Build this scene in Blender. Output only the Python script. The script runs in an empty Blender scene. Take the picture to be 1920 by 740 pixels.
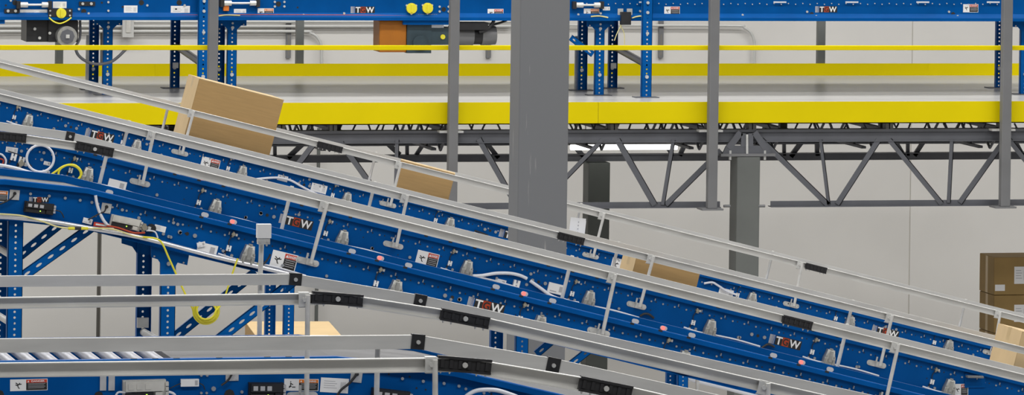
import bpy, math, random
from mathutils import Matrix, Vector
random.seed(7)
S = bpy.context.scene
COL = S.collection
R = math.radians

# ------------------------------------------------------------------ camera, world, lights, exposure
F_PX, PX0, PY0 = 10000.0, 960.0, -480.0
ROLL, YAW, CZ = R(0.8), R(13.5), 6.4
cam_d = bpy.data.cameras.new('camera')
cam = bpy.data.objects.new('camera', cam_d); COL.objects.link(cam)
cam_d.sensor_width = 36.0
cam_d.lens = F_PX * 36.0 / 1920.0
cam_d.shift_y = -(370.0 - PY0) / 1920.0
cam_d.clip_end = 300
cam.matrix_world = (Matrix.Translation((0, 0, CZ)) @ Matrix.Rotation(-YAW, 4, 'Z')
                    @ Matrix.Rotation(R(90), 4, 'X') @ Matrix.Rotation(ROLL, 4, 'Z'))
S.camera = cam

w = bpy.data.worlds.new('hall_light'); S.world = w; w.use_nodes = True
w.node_tree.nodes['Background'].inputs[0].default_value = (0.98, 0.99, 1.0, 1)
w.node_tree.nodes['Background'].inputs[1].default_value = 0.20

def area(name, loc, sx, sy, power, rot=(0, 0, 0)):
    l = bpy.data.lights.new(name, 'AREA'); l.shape = 'RECTANGLE'; l.size = sx; l.size_y = sy
    l.energy = power; l.color = (1.0, 0.985, 0.96)
    o = bpy.data.objects.new(name, l); o.location = loc; o.rotation_euler = rot; COL.objects.link(o)
    return o
for i, y in enumerate((14, 22, 30, 36.5, 41.5)):
    for k, x in enumerate((0, 9, 18)):
        area('high_bay_lamp', (x, y, 11.0), 6.0, 1.0, 620 if y > 36 else 540)

S.view_settings.view_transform = 'Standard'
S.view_settings.look = 'None'
S.view_settings.gamma = 1.0
S.view_settings.exposure = -0.55

# ------------------------------------------------------------------ helpers: projection
CA, SA = math.cos(YAW), math.sin(YAW)
CR, SR = math.cos(ROLL), math.sin(ROLL)
def ray(px, py):
    dx, dy = px - PX0, py - PY0
    return (dx * CR + dy * SR) / F_PX, (-dx * SR + dy * CR) / F_PX
def at(px, py, Y):
    u, v = ray(px, py)
    t = Y / (CA - u * SA)
    return Vector((t * (SA + u * CA), Y, CZ - v * t))
def atz(px, py, Z):
    u, v = ray(px, py)
    t = (CZ - Z) / v
    return Vector((t * (SA + u * CA), t * (CA - u * SA), Z))
def mpp(px, py, Y):
    u, v = ray(px, py)
    return Y / (CA - u * SA) / F_PX
def Yof(px, d):
    u, v = ray(px, 200)
    return d * (CA - u * SA)

# ------------------------------------------------------------------ helpers: materials
MATS = {}
def mat(name, col, rough=0.5, metal=0.0, noise=0.0, nscale=8.0, bump=0.0, emit=None, estr=0.0, stretch=None, spec=0.5):
    m = bpy.data.materials.new(name); m.use_nodes = True
    nt = m.node_tree; b = nt.nodes['Principled BSDF']
    b.inputs['Roughness'].default_value = rough
    b.inputs['Metallic'].default_value = metal
    b.inputs['Specular IOR Level'].default_value = spec
    b.inputs['Base Color'].default_value = (*col, 1)
    if noise or bump:
        tc = nt.nodes.new('ShaderNodeTexCoord'); mp = nt.nodes.new('ShaderNodeMapping')
        nt.links.new(tc.outputs['Object'], mp.inputs[0])
        if stretch: mp.inputs['Scale'].default_value = stretch
        n = nt.nodes.new('ShaderNodeTexNoise'); n.inputs['Scale'].default_value = nscale
        n.inputs['Detail'].default_value = 6
        nt.links.new(mp.outputs[0], n.inputs['Vector'])
        if noise:
            r = nt.nodes.new('ShaderNodeValToRGB')
            r.color_ramp.elements[0].position = 0.3; r.color_ramp.elements[1].position = 0.7
            r.color_ramp.elements[0].color = (*[c * (1 - noise) for c in col], 1)
            r.color_ramp.elements[1].color = (*[min(1, c * (1 + noise)) for c in col], 1)
            nt.links.new(n.outputs[0], r.inputs[0]); nt.links.new(r.outputs[0], b.inputs['Base Color'])
        if bump:
            bp = nt.nodes.new('ShaderNodeBump'); bp.inputs['Strength'].default_value = bump
            bp.inputs['Distance'].default_value = 0.01
            nt.links.new(n.outputs[0], bp.inputs['Height']); nt.links.new(bp.outputs[0], b.inputs['Normal'])
    if emit:
        b.inputs['Emission Color'].default_value = (*emit, 1); b.inputs['Emission Strength'].default_value = estr
    MATS[name] = m
    return m
BLUE = mat('blue_paint', (0.0005, 0.078, 0.30), 0.33, 0, 0.10, 5, spec=0.09)
BLUE2 = mat('blue_leg_paint', (0.0005, 0.088, 0.33), 0.4, 0, 0.08, 4, spec=0.09)
RAIL = mat('galvanised_rail', (0.70, 0.695, 0.67), 0.42, 0.35, 0.10, 3, 0.0, stretch=(1, 6, 6))
BOLT = mat('dull_zinc', (0.40, 0.42, 0.45), 0.4, 0.5)
ZINC = mat('zinc_fittings', (0.68, 0.68, 0.66), 0.38, 0.45, 0.08, 30)
CAST = mat('cast_housing', (0.42, 0.42, 0.40), 0.35, 0.5, 0.15, 40)
BRASS = mat('brass_fitting', (0.46, 0.42, 0.33), 0.35, 0.6)
BLACK = mat('black_plastic', (0.018, 0.018, 0.02), 0.45, 0, 0.2, 20)
YEL = mat('yellow_paint', (0.74, 0.60, 0.001), 0.5, 0, 0.04, 1.5, spec=0.1)
YELC = mat('yellow_cable_jacket', (0.80, 0.72, 0.04), 0.45)
YELP = mat('pale_yellow_wire', (0.75, 0.68, 0.30), 0.5)
WHITE = mat('white_label', (0.86, 0.86, 0.86), 0.5)
WHITEC = mat('white_hose', (0.72, 0.74, 0.80), 0.4)
GREYC = mat('beige_plastic', (0.58, 0.57, 0.53), 0.5, 0, 0.1, 20)
GREYD = mat('grey_label_print', (0.45, 0.45, 0.47), 0.6)
INK = mat('black_ink', (0.015, 0.015, 0.015), 0.6)
REDI = mat('red_ink', (0.62, 0.06, 0.03), 0.5)
ORAI = mat('orange_ink', (0.75, 0.20, 0.02), 0.5)
LOGOR = mat('logo_red', (0.42, 0.045, 0.01), 0.5)
REFL = mat('white_reflector', (0.62, 0.63, 0.68), 0.3)
REDG = mat('painted_sensor_glint', (0.9, 0.35, 0.33), 0.4, emit=(1.0, 0.12, 0.08), estr=0.9)  # red disc glows to imitate sensor light thrown back by the reflector
LED = mat('green_led', (0.5, 0.8, 0.1), 0.4, emit=(0.5, 1.0, 0.1), estr=2.0)
BELT = mat('grey_belt', (0.14, 0.14, 0.144), 0.55, 0, 0.06, 6, spec=0.25)
ROLL_M = mat('bright_roller', (0.52, 0.53, 0.58), 0.38, 0.6)
STEEL = mat('grey_steel_paint', (0.165, 0.167, 0.172), 0.5, 0, 0.08, 3)
STEEL2 = mat('truss_steel_paint', (0.100, 0.104, 0.118), 0.55, 0, 0.12, 5)
COLD = mat('dark_column_paint', (0.10, 0.11, 0.10), 0.55, 0, 0.1, 3)
COLG = mat('grey_column_paint', (0.13, 0.138, 0.13), 0.55, 0, 0.08, 3)
CARD = mat('cardboard', (0.42, 0.265, 0.105), 0.75, 0, 0.06, 6, stretch=(1, 1, 12))
CARDL = mat('cardboard_light', (0.60, 0.44, 0.24), 0.75, 0, 0.05, 6)
CARDD = mat('cardboard_brown', (0.34, 0.22, 0.075), 0.75, 0, 0.08, 5)
TAPE = mat('packing_tape', (0.55, 0.40, 0.20), 0.3)
ORG = mat('orange_guard_paint', (0.42, 0.14, 0.006), 0.5, 0, 0.1, 6)
TEAL = mat('gearbox_paint', (0.035, 0.06, 0.075), 0.45, 0, 0.15, 10)
COND = mat('steel_conduit', (0.58, 0.58, 0.56), 0.4, 0.15)
TUBED = mat('shaded_tube_blue', (0.012, 0.02, 0.05), 0.3)  # dark blue tube, with its underside shade put into the colour
WALLM = mat('painted_concrete', (0.67, 0.655, 0.625), 0.85, 0, 0.035, 1.2, 0.15)
JOINT = mat('joint_sealant', (0.20, 0.19, 0.17), 0.9)
CAULK = mat('pale_caulk', (0.55, 0.53, 0.48), 0.9)
FLOORM = mat('floor_concrete', (0.42, 0.41, 0.40), 0.45, 0, 0.1, 1.5)
DECKM = mat('deck_coating', (0.42, 0.417, 0.41), 0.3, 0, 0.05, 1.2, stretch=(0.25, 2.5, 1), spec=0.18)
TUBE = mat('fluorescent_tube', (1, 1, 1), 0.4, emit=(1, 1, 0.95), estr=5.0)
PIPE = mat('polished_pipe', (0.75, 0.76, 0.80), 0.3, 0.55)

# scratched front column paint: chips where the primer shows
def column_paint():
    m = bpy.data.materials.new('scratched_column_paint'); m.use_nodes = True
    nt = m.node_tree; b = nt.nodes['Principled BSDF']; b.inputs['Roughness'].default_value = 0.5
    tc = nt.nodes.new('ShaderNodeTexCoord'); mp = nt.nodes.new('ShaderNodeMapping')
    mp.inputs['Scale'].default_value = (26, 26, 1.6)
    nt.links.new(tc.outputs['Object'], mp.inputs[0])
    n = nt.nodes.new('ShaderNodeTexNoise'); n.inputs['Scale'].default_value = 1.3; n.inputs['Detail'].default_value = 5
    nt.links.new(mp.outputs[0], n.inputs['Vector'])
    r = nt.nodes.new('ShaderNodeValToRGB')
    r.color_ramp.elements[0].position = 0.66; r.color_ramp.elements[0].color = (0.175, 0.18, 0.188, 1)
    r.color_ramp.elements[1].position = 0.73; r.color_ramp.elements[1].color = (0.36, 0.355, 0.34, 1)
    nt.links.new(n.outputs[0], r.inputs[0]); nt.links.new(r.outputs[0], b.inputs['Base Color'])
    return m
COLS = column_paint()

# ------------------------------------------------------------------ helpers: meshes and objects
WM = {}
class MB:
    def __init__(s): s.v = []; s.f = []; s.mi = []; s.sm = []
    def add(s, vs, fs, mi=0, smooth=False):
        o = len(s.v); s.v += [tuple(v) for v in vs]
        for f in fs:
            s.f.append([i + o for i in f]); s.mi.append(mi); s.sm.append(smooth)
        return s
    def box(s, x0, x1, y0, y1, z0, z1, mi=0, M=None):
        vs = [Vector((x, y, z)) for z in (z0, z1) for y in (y0, y1) for x in (x0, x1)]
        if M is not None: vs = [M @ v for v in vs]
        return s.add(vs, [(0, 2, 3, 1), (4, 5, 7, 6), (0, 1, 5, 4), (2, 6, 7, 3), (0, 4, 6, 2), (1, 3, 7, 5)], mi)
    def cyl(s, p, q, r, n=12, mi=0, r2=None, cap=True, smooth=True):
        p, q = Vector(p), Vector(q); d = (q - p).normalized()
        a = d.orthogonal().normalized(); b = d.cross(a)
        r2 = r if r2 is None else r2
        vs = [p + (a * math.cos(t) + b * math.sin(t)) * r for t in [2 * math.pi * i / n for i in range(n)]]
        vs += [q + (a * math.cos(t) + b * math.sin(t)) * r2 for t in [2 * math.pi * i / n for i in range(n)]]
        s.add(vs, [(i, (i + 1) % n, n + (i + 1) % n, n + i) for i in range(n)], mi, smooth)
        if cap:
            s.add(vs, [list(range(n))[::-1], list(range(n, 2 * n))], mi)
        return s
    def tube(s, pts, r, n=8, mi=0, closed=False):
        pts = [Vector(p) for p in pts]; k = len(pts); rings = []
        up = None
        for i, p in enumerate(pts):
            if closed: t = pts[(i + 1) % k] - pts[i - 1]
            else: t = pts[min(i + 1, k - 1)] - pts[max(i - 1, 0)]
            t.normalize()
            if up is None: up = t.orthogonal().normalized()
            up = (up - t * up.dot(t)).normalized(); b = t.cross(up)
            rings.append([p + (up * math.cos(2 * math.pi * j / n) + b * math.sin(2 * math.pi * j / n)) * r for j in range(n)])
        vs = [v for rg in rings for v in rg]; fs = []
        for i in range(k if closed else k - 1):
            i2 = (i + 1) % k
            for j in range(n):
                fs.append((i * n + j, i * n + (j + 1) % n, i2 * n + (j + 1) % n, i2 * n + j))
        s.add(vs, fs, mi, True)
        if not closed:
            s.add(vs, [list(range(n))[::-1], list(range((k - 1) * n, k * n))], mi)
        return s
    def beam(s, p, q, wx, wy, mi=0):
        """bar from p to q in the XZ plane: wx across, wy deep along Y (y0..y0+wy)"""
        p, q = Vector(p), Vector(q); d = (q - p).normalized(); nrm = Vector((0, 1, 0)).cross(d).normalized() * wx / 2
        yv = Vector((0, wy, 0))
        vs = [p - nrm, p + nrm, q + nrm, q - nrm]; vs += [v + yv for v in vs]
        return s.add(vs, [(0, 1, 2, 3), (7, 6, 5, 4), (0, 4, 5, 1), (1, 5, 6, 2), (2, 6, 7, 3), (3, 7, 4, 0)], mi)
    def prism(s, pts, dy, mi=0):
        n = len(pts); pts = [Vector(p) for p in pts]
        vs = pts + [p + Vector((0, dy, 0)) for p in pts]
        return s.add(vs, [list(range(n)), list(range(2 * n - 1, n - 1, -1))] + [((i + 1) % n, i, n + i, n + (i + 1) % n) for i in range(n)], mi)
    def build(s, name, mats, parent=None, M=None, label=None, kind=None, bevel=0.0):
        me = s.mesh(name, mats, recenter=(M is None))
        if M is None: M = Matrix.Translation(s.c)
        o = inst(me, name, M, parent)
        if label: o['label'] = label
        if kind: o['kind'] = kind
        if bevel:
            b = o.modifiers.new('bevel', 'BEVEL'); b.width = bevel; b.segments = 2; b.limit_method = 'ANGLE'
        return o
    def mesh(s, name, mats, recenter=False):
        c = Vector((0, 0, 0))
        if recenter and s.v:
            c = Vector([(min(v[i] for v in s.v) + max(v[i] for v in s.v)) / 2 for i in range(3)])
        s.c = c
        me = bpy.data.meshes.new(name)
        me.from_pydata([tuple(Vector(v) - c) for v in s.v], [], s.f)
        if not isinstance(mats, (list, tuple)): mats = [mats]
        for m in mats: me.materials.append(m)
        me.polygons.foreach_set('material_index', s.mi)
        me.polygons.foreach_set('use_smooth', s.sm)
        me.update()
        return me
def inst(me, name, M, parent=None, label=None):
    o = bpy.data.objects.new(name, me); COL.objects.link(o)
    if parent is not None:
        o.parent = parent; o.matrix_basis = WM[parent].inverted() @ M
    else:
        o.matrix_basis = M
    WM[o] = M.copy()
    if label: o['label'] = label
    return o
def tag(o, label, cat, group=None):
    o['label'] = label; o['category'] = cat
    if group: o['group'] = group
    return o
def thing(name, loc, label, cat, group=None):
    o = inst(None, name, Matrix.Translation(loc)); o.empty_display_size = 0.2
    return tag(o, label, cat, group)
def smooth(pts, k=6, closed=False):
    pts = [Vector(p) for p in pts]; out = []; n = len(pts)
    rng = range(n) if closed else range(n - 1)
    for i in rng:
        if closed: p0, p1, p2, p3 = pts[i - 1], pts[i], pts[(i + 1) % n], pts[(i + 2) % n]
        else: p0, p1, p2, p3 = pts[max(i - 1, 0)], pts[i], pts[i + 1], pts[min(i + 2, n - 1)]
        for j in range(k):
            t = j / k
            out.append(0.5 * ((2 * p1) + (p2 - p0) * t + (2 * p0 - 5 * p1 + 4 * p2 - p3) * t * t + (3 * p1 - p0 - 3 * p2 + p3) * t ** 3))
    if not closed: out.append(pts[-1])
    return out
_tc = {}
def text_geo(txt):
    if txt not in _tc:
        c = bpy.data.curves.new('t', 'FONT'); c.body = txt; c.align_x = 'CENTER'; c.align_y = 'CENTER'; c.offset = 0.025
        o = bpy.data.objects.new('t', c); COL.objects.link(o)
        me = o.to_mesh()
        vs = [tuple(v.co) for v in me.vertices]; fs = [tuple(p.vertices) for p in me.polygons]
        o.to_mesh_clear(); bpy.data.objects.remove(o); bpy.data.curves.remove(c)
        x0, x1 = min(v[0] for v in vs), max(v[0] for v in vs); z0, z1 = min(v[1] for v in vs), max(v[1] for v in vs)
        vs = [((v[0] - x0) / (x1 - x0) - 0.5, (v[1] - z0) / (z1 - z0) - 0.5) for v in vs]
        _tc[txt] = (vs, fs)
    return _tc[txt]
def put_text(mb, txt, cx, cz, wd, ht, y, mi):
    vs, fs = text_geo(txt)
    mb.add([(cx + a * wd, y, cz + b * ht) for a, b in vs], fs, mi)

def sweep(poly, prof, Yb, sgn, mb=None, mi=0):
    """extrude profile [(outward, up)] along polyline [(X, Z)]"""
    mb = mb or MB(); n = len(prof); vs = []; k = len(poly)
    for i, (X, Z) in enumerate(poly):
        ds = []
        if i > 0: ds.append(Vector((poly[i][0] - poly[i - 1][0], poly[i][1] - poly[i - 1][1])).normalized())
        if i < k - 1: ds.append(Vector((poly[i + 1][0] - poly[i][0], poly[i + 1][1] - poly[i][1])).normalized())
        t = (sum(ds, Vector((0, 0)))).normalized(); nr = Vector((-t.y, t.x)) / max(0.5, t.dot(ds[0]))
        for o, u in prof: vs.append((X + nr.x * u, Yb - sgn * o, Z + nr.y * u))
    fs = []
    for i in range(k - 1):
        for j in range(n):
            a, b = i * n + j, i * n + (j + 1) % n
            fs.append((a, b, b + n, a + n) if sgn > 0 else (a, a + n, b + n, b))
    fs.append(list(range(n))[::-1]); fs.append(list(range((k - 1) * n, k * n)))
    return mb.add(vs, fs, mi)

def holed_strip(mb, O, ux, uz, width, length, pitch, rx, rz, uy, th, mi=0):
    """flat strip along uz with a real octagonal hole in each pitch; O = middle of its start"""
    O, ux, uz, uy = Vector(O), Vector(ux), Vector(uz), Vector(uy)
    n = max(1, int(length / pitch)); pt = length / n
    k = 0.4142
    oc = [(-1, -k), (-k, -1), (k, -1), (1, -k), (1, k), (k, 1), (-k, 1), (-1, k)]
    h, q = width / 2, pt / 2
    out = [(-h, -q * k), (-h, -q), (h, -q), (h, -q * k), (h, q * k), (h, q), (-h, q), (-h, q * k)]
    for i in range(n):
        c = O + uz * (pt * (i + 0.5))
        A = [c + ux * a + uz * b for a, b in out]; B = [c + ux * a * rx + uz * b * rz for a, b in oc]
        vs = A + B + [v + uy * th for v in A] + [v + uy * th for v in B]; fs = []
        for j in range(8):
            j2 = (j + 1) % 8
            fs += [(j, j2, 8 + j2, 8 + j), (16 + j2, 16 + j, 24 + j, 24 + j2), (8 + j, 8 + j2, 24 + j2, 24 + j)]
        mb.add(vs, fs, mi)
    mb.add([O - ux * h, O - ux * h + uz * length, O - ux * h + uz * length + uy * th, O - ux * h + uy * th,
            O + ux * h, O + ux * h + uz * length, O + ux * h + uz * length + uy * th, O + ux * h + uy * th],
           [(0, 1, 2, 3), (7, 6, 5, 4)], mi)
    return mb
def leg_mb(x0, x1, Y, z0, z1, inward=1, pitch=0.029, r=0.0058, depth=0.04):
    """perforated U channel leg; flanges run to +Y (inward=1) or towards the viewer (-1)"""
    mb = MB()
    holed_strip(mb, ((x0 + x1) / 2, Y, z0), (1, 0, 0), (0, 0, 1), x1 - x0, z1 - z0, pitch, r, r, (0, 1, 0), 0.003)
    ya, yb = (Y, Y + depth) if inward > 0 else (Y - depth, Y)
    for xa in (x0, x1 - 0.003): mb.box(xa, xa + 0.003, ya, yb, z0, z1)
    return mb
def strut_mb(p, q, wd, inward=1):
    """slotted diagonal strut between two points in one XZ plane"""
    p, q = Vector(p), Vector(q); L = (q - p).length; uz = (q - p).normalized(); ux = Vector((0, 1, 0)).cross(uz)
    mb = holed_strip(MB(), p, ux, uz, wd, L, 0.066, 0.006, 0.017, (0, 1, 0), 0.003)
    for sgn in (-1, 1):
        e = ux * (wd / 2) * sgn; d = Vector((0, 0.018, 0))
        i = ux * 0.003 * -sgn
        vs = [p + e, q + e, q + e + d, p + e + d]; vs += [v + i for v in vs]
        mb.add(vs, [(0, 1, 2, 3), (7, 6, 5, 4), (0, 3, 7, 4), (1, 5, 6, 2), (2, 6, 7, 3), (0, 4, 5, 1)])
    return mb

# ------------------------------------------------------------------ the setting: floor, wall
YW = 48.2
fl = MB().box(-25, 45, 2, YW + 0.3, -0.2, 0).build('floor', FLOORM, kind='structure')
wl = MB().box(-25, 45, YW + 0.06, YW + 0.4, 0, 10.5).build('wall_back', JOINT, kind='structure')
ja0, ja1 = at(181.5, 540, YW).x, at(189.5, 540, YW).x
jb0, jb1 = at(1704.5, 450, YW).x, at(1706.5, 450, YW).x
for x0, x1 in ((-25, ja0), (ja1, jb0), (jb1, 45)):
    MB().box(x0, x1, YW, YW + 0.06, 0.001, 10.5).build('wall_panel', WALLM, wl)
MB().box(jb0 + 0.0005, jb1 - 0.0005, YW + 0.006, YW + 0.06, 0.001, 10.5).build('caulk_joint', CAULK, wl)

# ------------------------------------------------------------------ mezzanine platform
YN, YF = Yof(960, 42.8), 0
ZD = at(960, 192, YN).z
YF = atz(960, 142, ZD).y
XL, XR = at(-150, 200, YN).x, at(2080, 200, YN).x
XLf, XRf = at(-150, 130, YF).x, at(2080, 130, YF).x
def zy(py, Y, px=960): return at(px, py, Y).z
mez = thing('mezzanine_platform', ((XL + XR) / 2, (YN + YF) / 2, 0), 'long grey steel truss platform edged in yellow carrying the blue level conveyor', 'platform')
MB().box(XL, XRf, YN, YF, ZD - 0.05, ZD).build('deck', DECKM, mez)
zf = zy(233, YN)
xs = at(1121, 212, YN).x
for a, b in ((XL, xs - 0.0015), (xs + 0.0015, XR)):
    MB().box(a, b, YN - 0.012, YN - 0.0005, zf, ZD + 0.002).box(a, b, YN - 0.012, YN + 0.05, zf, zf + 0.008).build('fascia_panel', YEL, mez)
zt = zy(119, YF)
for a, b in ((XL, at(290, 130, YF).x - 0.0004), (at(290, 130, YF).x + 0.0004, at(1740, 130, YF).x - 0.0004), (at(1740, 130, YF).x + 0.0004, XRf)):
    MB().box(a, b, YF - 0.012, YF, ZD - 0.08, zt).build('toe_plate', YEL, mez)
# near girder: top chord is a channel under the joist seats
YT = YN + 0.06
z1, z2, z3 = zy(244, YT), zy(249, YT), zy(266, YT)
mb = MB()
mb.box(XL, XR, YT - 0.02, YT + 0.10, z2, z1)
mb.box(XL, XR, YT, YT + 0.012, z3, z2)
mb.box(XL, XR, YT - 0.012, YT + 0.11, z3 - 0.008, z3)
mb.build('top_chord', STEEL2, mez)
zb0, zb1 = zy(390, YT), zy(380, YT)
for a, b in ((at(540, 385, YT).x, at(1350, 385, YT).x), (at(1445, 385, YT).x, XR)):
    MB().box(a, b, YT, YT + 0.01, zb0, zb1).box(a, b, YT - 0.03, YT + 0.08, zb0 - 0.006, zb0).build('bottom_chord', STEEL2, mez)
webs = [(590, 268, 556, 312, 11), (640, 268, 700, 352, 11), (745, 262, 742, 385, 8), (898, 260, 968, 385, 11), (1130, 262, 1012, 385, 9),
        (1158, 262, 1228, 385, 12), (1263, 262, 1243, 385, 8), (1352, 282, 1249, 386, 11), (1428, 262, 1553, 386, 11), (1539, 262, 1554, 383, 7),
        (1648, 262, 1570, 383, 11), (1668, 262, 1766, 382, 10), (1785, 262, 1779, 380, 8), (1884, 262, 1800, 380, 11), (1893, 262, 1985, 380, 10),
        (420, 262, 510, 385, 11)]
for a, b, c, d, wd in webs:
    p, q = at(a, b, YT - 0.0075), at(c, min(d, 384), YT - 0.0075)
    m_ = MB().beam(p, q, wd * 0.00428, 0.006)
    n_ = (q - p).cross(Vector((0, 1, 0))).normalized() * (wd * 0.00428 / 2 - 0.003)
    m_.beam(p + n_, q + n_, 0.006, 0.05)
    m_.build('brace', STEEL2, mez)
# connection plate and cap plate over the middle column
yg_ = YT - 0.045
pts = [(1362, 273), (1440, 273), (1447, 288), (1355, 288)]
MB().prism([at(a, b, yg_) for a, b in pts], 0.02).build('gusset_plate', STEEL2, mez)
for a, b, c, d, wd in ((1366, 278, 1389, 248, 12), (1436, 278, 1415, 248, 12), (1394, 275, 1394, 250, 9), (1408, 275, 1408, 250, 9)):
    MB().beam(at(a, b, yg_ - 0.002), at(c, d, yg_ - 0.002), wd * 0.0043, 0.018).build('gusset_strap', STEEL2, mez)
MB().beam(at(1401, 290, yg_ - 0.012), at(1401, 252, yg_ - 0.012), 0.018, 0.008).build('bare_steel_strap', ZINC, mez)
MB().box(at(1348, 292, YT).x, at(1450, 292, YT).x, YT - 0.06, YT + 0.16, zy(294, YT), zy(289, YT)).build('cap_plate', STEEL, mez)
for px in (1369, 1434):
    p = at(px, 290, YT - 0.04)
    MB().cyl(p + Vector((0, 0, -0.04)), p + Vector((0, 0, 0.035)), 0.012, 8).build('bolt', ZINC, mez)
for px in (528, 625, 848, 1152, 1332, 1411, 1668, 1884):     # joist seats between chord and deck
    MB().box(at(px - 7, 240, YT).x, at(px - 1, 240, YT).x, YT + 0.0, YT + 0.09, z1, ZD - 0.05).box(at(px + 1, 240, YT).x, at(px + 7, 240, YT).x, YT + 0.0, YT + 0.09, z1, ZD - 0.05).build('joist_seat', STEEL, mez)
# far girder
YG = YF - 0.12
zg0, zg1 = zy(303, YG), zy(289, YG)
a, b = at(-150, 296, YG).x, at(2080, 296, YG).x
MB().box(a, b, YG, YG + 0.01, zg0, zg1).box(a, b, YG - 0.05, YG + 0.06, zg1 - 0.006, zg1).build('bottom_chord', STEEL2, mez)
MB().box(a, b, YG, YG + 0.012, zy(270, YG), zy(252, YG)).box(a, b, YG - 0.04, YG + 0.05, zy(272, YG), zy(269, YG)).build('top_chord', STEEL2, mez)
far_webs = [(516, 258, 516, 300, 6), (590, 250, 540, 296, 9), (715, 258, 750, 290, 9), (764, 258, 764, 292, 6), (800, 262, 780, 292, 7), (905, 258, 935, 296, 8),
            (1068, 262, 1100, 300, 9), (1245, 262, 1262, 292, 8), (1290, 260, 1275, 292, 8), (1471, 258, 1471, 292, 6), (1510, 258, 1483, 294, 9), (1533, 258, 1533, 292, 8),
            (1675, 258, 1695, 292, 9), (1703, 258, 1703, 292, 6), (1735, 262, 1715, 292, 8), (1900, 258, 1918, 292, 9), (150, 258, 100, 300, 9), (330, 258, 380, 300, 9)]
for a, b, c, d, wd in far_webs:
    MB().beam(at(a, b, YG), at(c, d, YG), wd * 0.0046, 0.03).build('brace', STEEL2, mez)
# joists running back under the deck, with their bar webbing
for px in (520, 640, 850, 1155, 1340, 1480, 1668, 1890, 330, 120):
    xj = at(px, 245, YT).x
    mb = MB()
    mb.box(xj - 0.03, xj + 0.03, YT + 0.1, YG, z2 - 0.01, z2 + 0.02)
    mb.box(xj - 0.02, xj + 0.02, YT + 0.7, YG - 1.2, z3 - 0.12, z3 - 0.10)
    n = 8; y0, y1 = YT + 0.2, YG - 0.9
    for i in range(n):
        ya = y0 + (y1 - y0) * i / n; yb = y0 + (y1 - y0) * (i + 1) / n
        zz = (z3 - 0.1, z2) if i % 2 else (z2, z3 - 0.1)
        mb.tube([(xj, ya, zz[0]), (xj, yb, zz[1])], 0.012, 5)
    for yy in (YT + 0.16, YG - 0.08): mb.box(xj - 0.03, xj + 0.03, yy, yy + 0.06, z2, ZD - 0.0505)
    mb.build('floor_joist', STEEL2, mez)
mb = MB()
random.seed(3)
px = 532
while px < 1930:
    dx = random.choice((-5, 5, 7, -7)); yy = YT + 0.25
    mb.tube([at(px, 231, yy), at(px + dx, 245, yy)], 0.008, 5)
    px += random.choice((9, 22, 31, 26))
mb.build('joist_webbing', STEEL2, mez, kind='stuff')
mb = MB()                                                            # ribs of the metal deck underneath
y = YN + 0.3
while y < YF - 0.2:
    mb.box(XL, XR, y, y + 0.05, ZD - 0.075, ZD - 0.05); y += 0.2
mb.build('deck_rib', STEEL2, mez, kind='stuff')

# yellow middle rail of the platform guard, and the posts that carry it
zr0, zr1 = zy(93.3, YN), zy(84.5, YN)
gr = MB().box(XL, XR, YN - 0.055, YN - 0.02, zr0, zr1).build('guard_rail', YEL, bevel=0.004)
tag(gr, 'thin yellow guard rail running behind the four front grey posts above the platform edge', 'railing')
zpb = zy(391, YN)
post_lab = {400: 'grey square post rising from behind the largest carton at the platform edge',
            852: 'grey square post left of the wide scratched column, above the smaller carton',
            1339: 'grey square post on the platform edge just left of the bolted middle column top',
            1888: 'grey square post at the far right end of the platform edge'}
for px, lab in post_lab.items():
    x0, x1 = at(px - 8.7, 200, YN - 0.09).x, at(px + 8.7, 200, YN - 0.09).x
    x0, x1 = x0 - 0.012, x1 - 0.012
    t = thing('steel_post', ((x0 + x1) / 2, YN - 0.095, zpb), lab, 'post', 'front posts of the platform guard')
    MB().box(x0, x1, YN - 0.13, YN - 0.056, zpb, 4.95).build('post_shaft', STEEL, t, bevel=0.006)
    MB().box(x0 - 0.05, x1 + 0.05, YN - 0.14, YT - 0.034, zpb - 0.014, zpb - 0.0).build('foot_plate', STEEL, t)
    MB().box(x0 - 0.06, x1 + 0.06, YN - 0.056, YT - 0.0215, z1 - 0.012, z1 + 0.004).build('side_clip', ZINC, t)
for px, lab in ((112, 'dark grey post behind the rear yellow toe plate, below the black motor'),
                (563, 'dark grey post behind the rear yellow toe plate beside the bent conduit'),
                (1541, 'dark grey post behind the rear yellow toe plate, right of the scratched column')):
    x0, x1 = at(px - 7, 100, YF).x, at(px + 7, 100, YF).x
    p_ = MB().box(x0, x1, YF + 0.005, YF + 0.07, ZD - 0.3, 4.95).build('steel_post', COLG, bevel=0.005)
    tag(p_, lab, 'post', 'rear posts of the platform guard')
    
# ------------------------------------------------------------------ columns
def column(px0, px1, py, Y, depth, ztop, material, label):
    x0, x1 = at(px0, py, Y).x, at(px1, py, Y).x
    t = thing('steel_column', ((x0 + x1) / 2, Y + depth / 2, 0), label, 'column')
    MB().box(x0, x1, Y, Y + depth, 0.02, ztop).build('column_shaft', material, t, bevel=0.008)
    MB().box(x0 - 0.1, x1 + 0.1, Y - 0.1, Y + depth + 0.1, 0, 0.02).build('base_plate', material, t)
    return t, x0, x1
YC1 = Yof(1010, 34.2)
column(973, 1066, 220, YC1, 0.26, 9.5, COLS, 'wide scratched grey steel column standing in front of the platform')
t, x0, x1 = column(1381, 1424.5, 380, YT - 0.055, 0.21, zy(294, YT) - 0.001, COLG, 'grey steel column under the bolted cap plate at the truss joint')
for px in (1363, 1428):
    p = at(px, 386, YT - 0.05); MB().tube([p + Vector((-0.028, 0, 0)), p + Vector((0.028, 0, 0))], 0.012, 6).build('side_rod', STEEL, t)
YC3 = YG - 0.12
column(1103.5, 1144, 340, YC3, 0.2, zg0 - 0.002, COLD, 'dark column under the rear girder, right of the scratched column')

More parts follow.
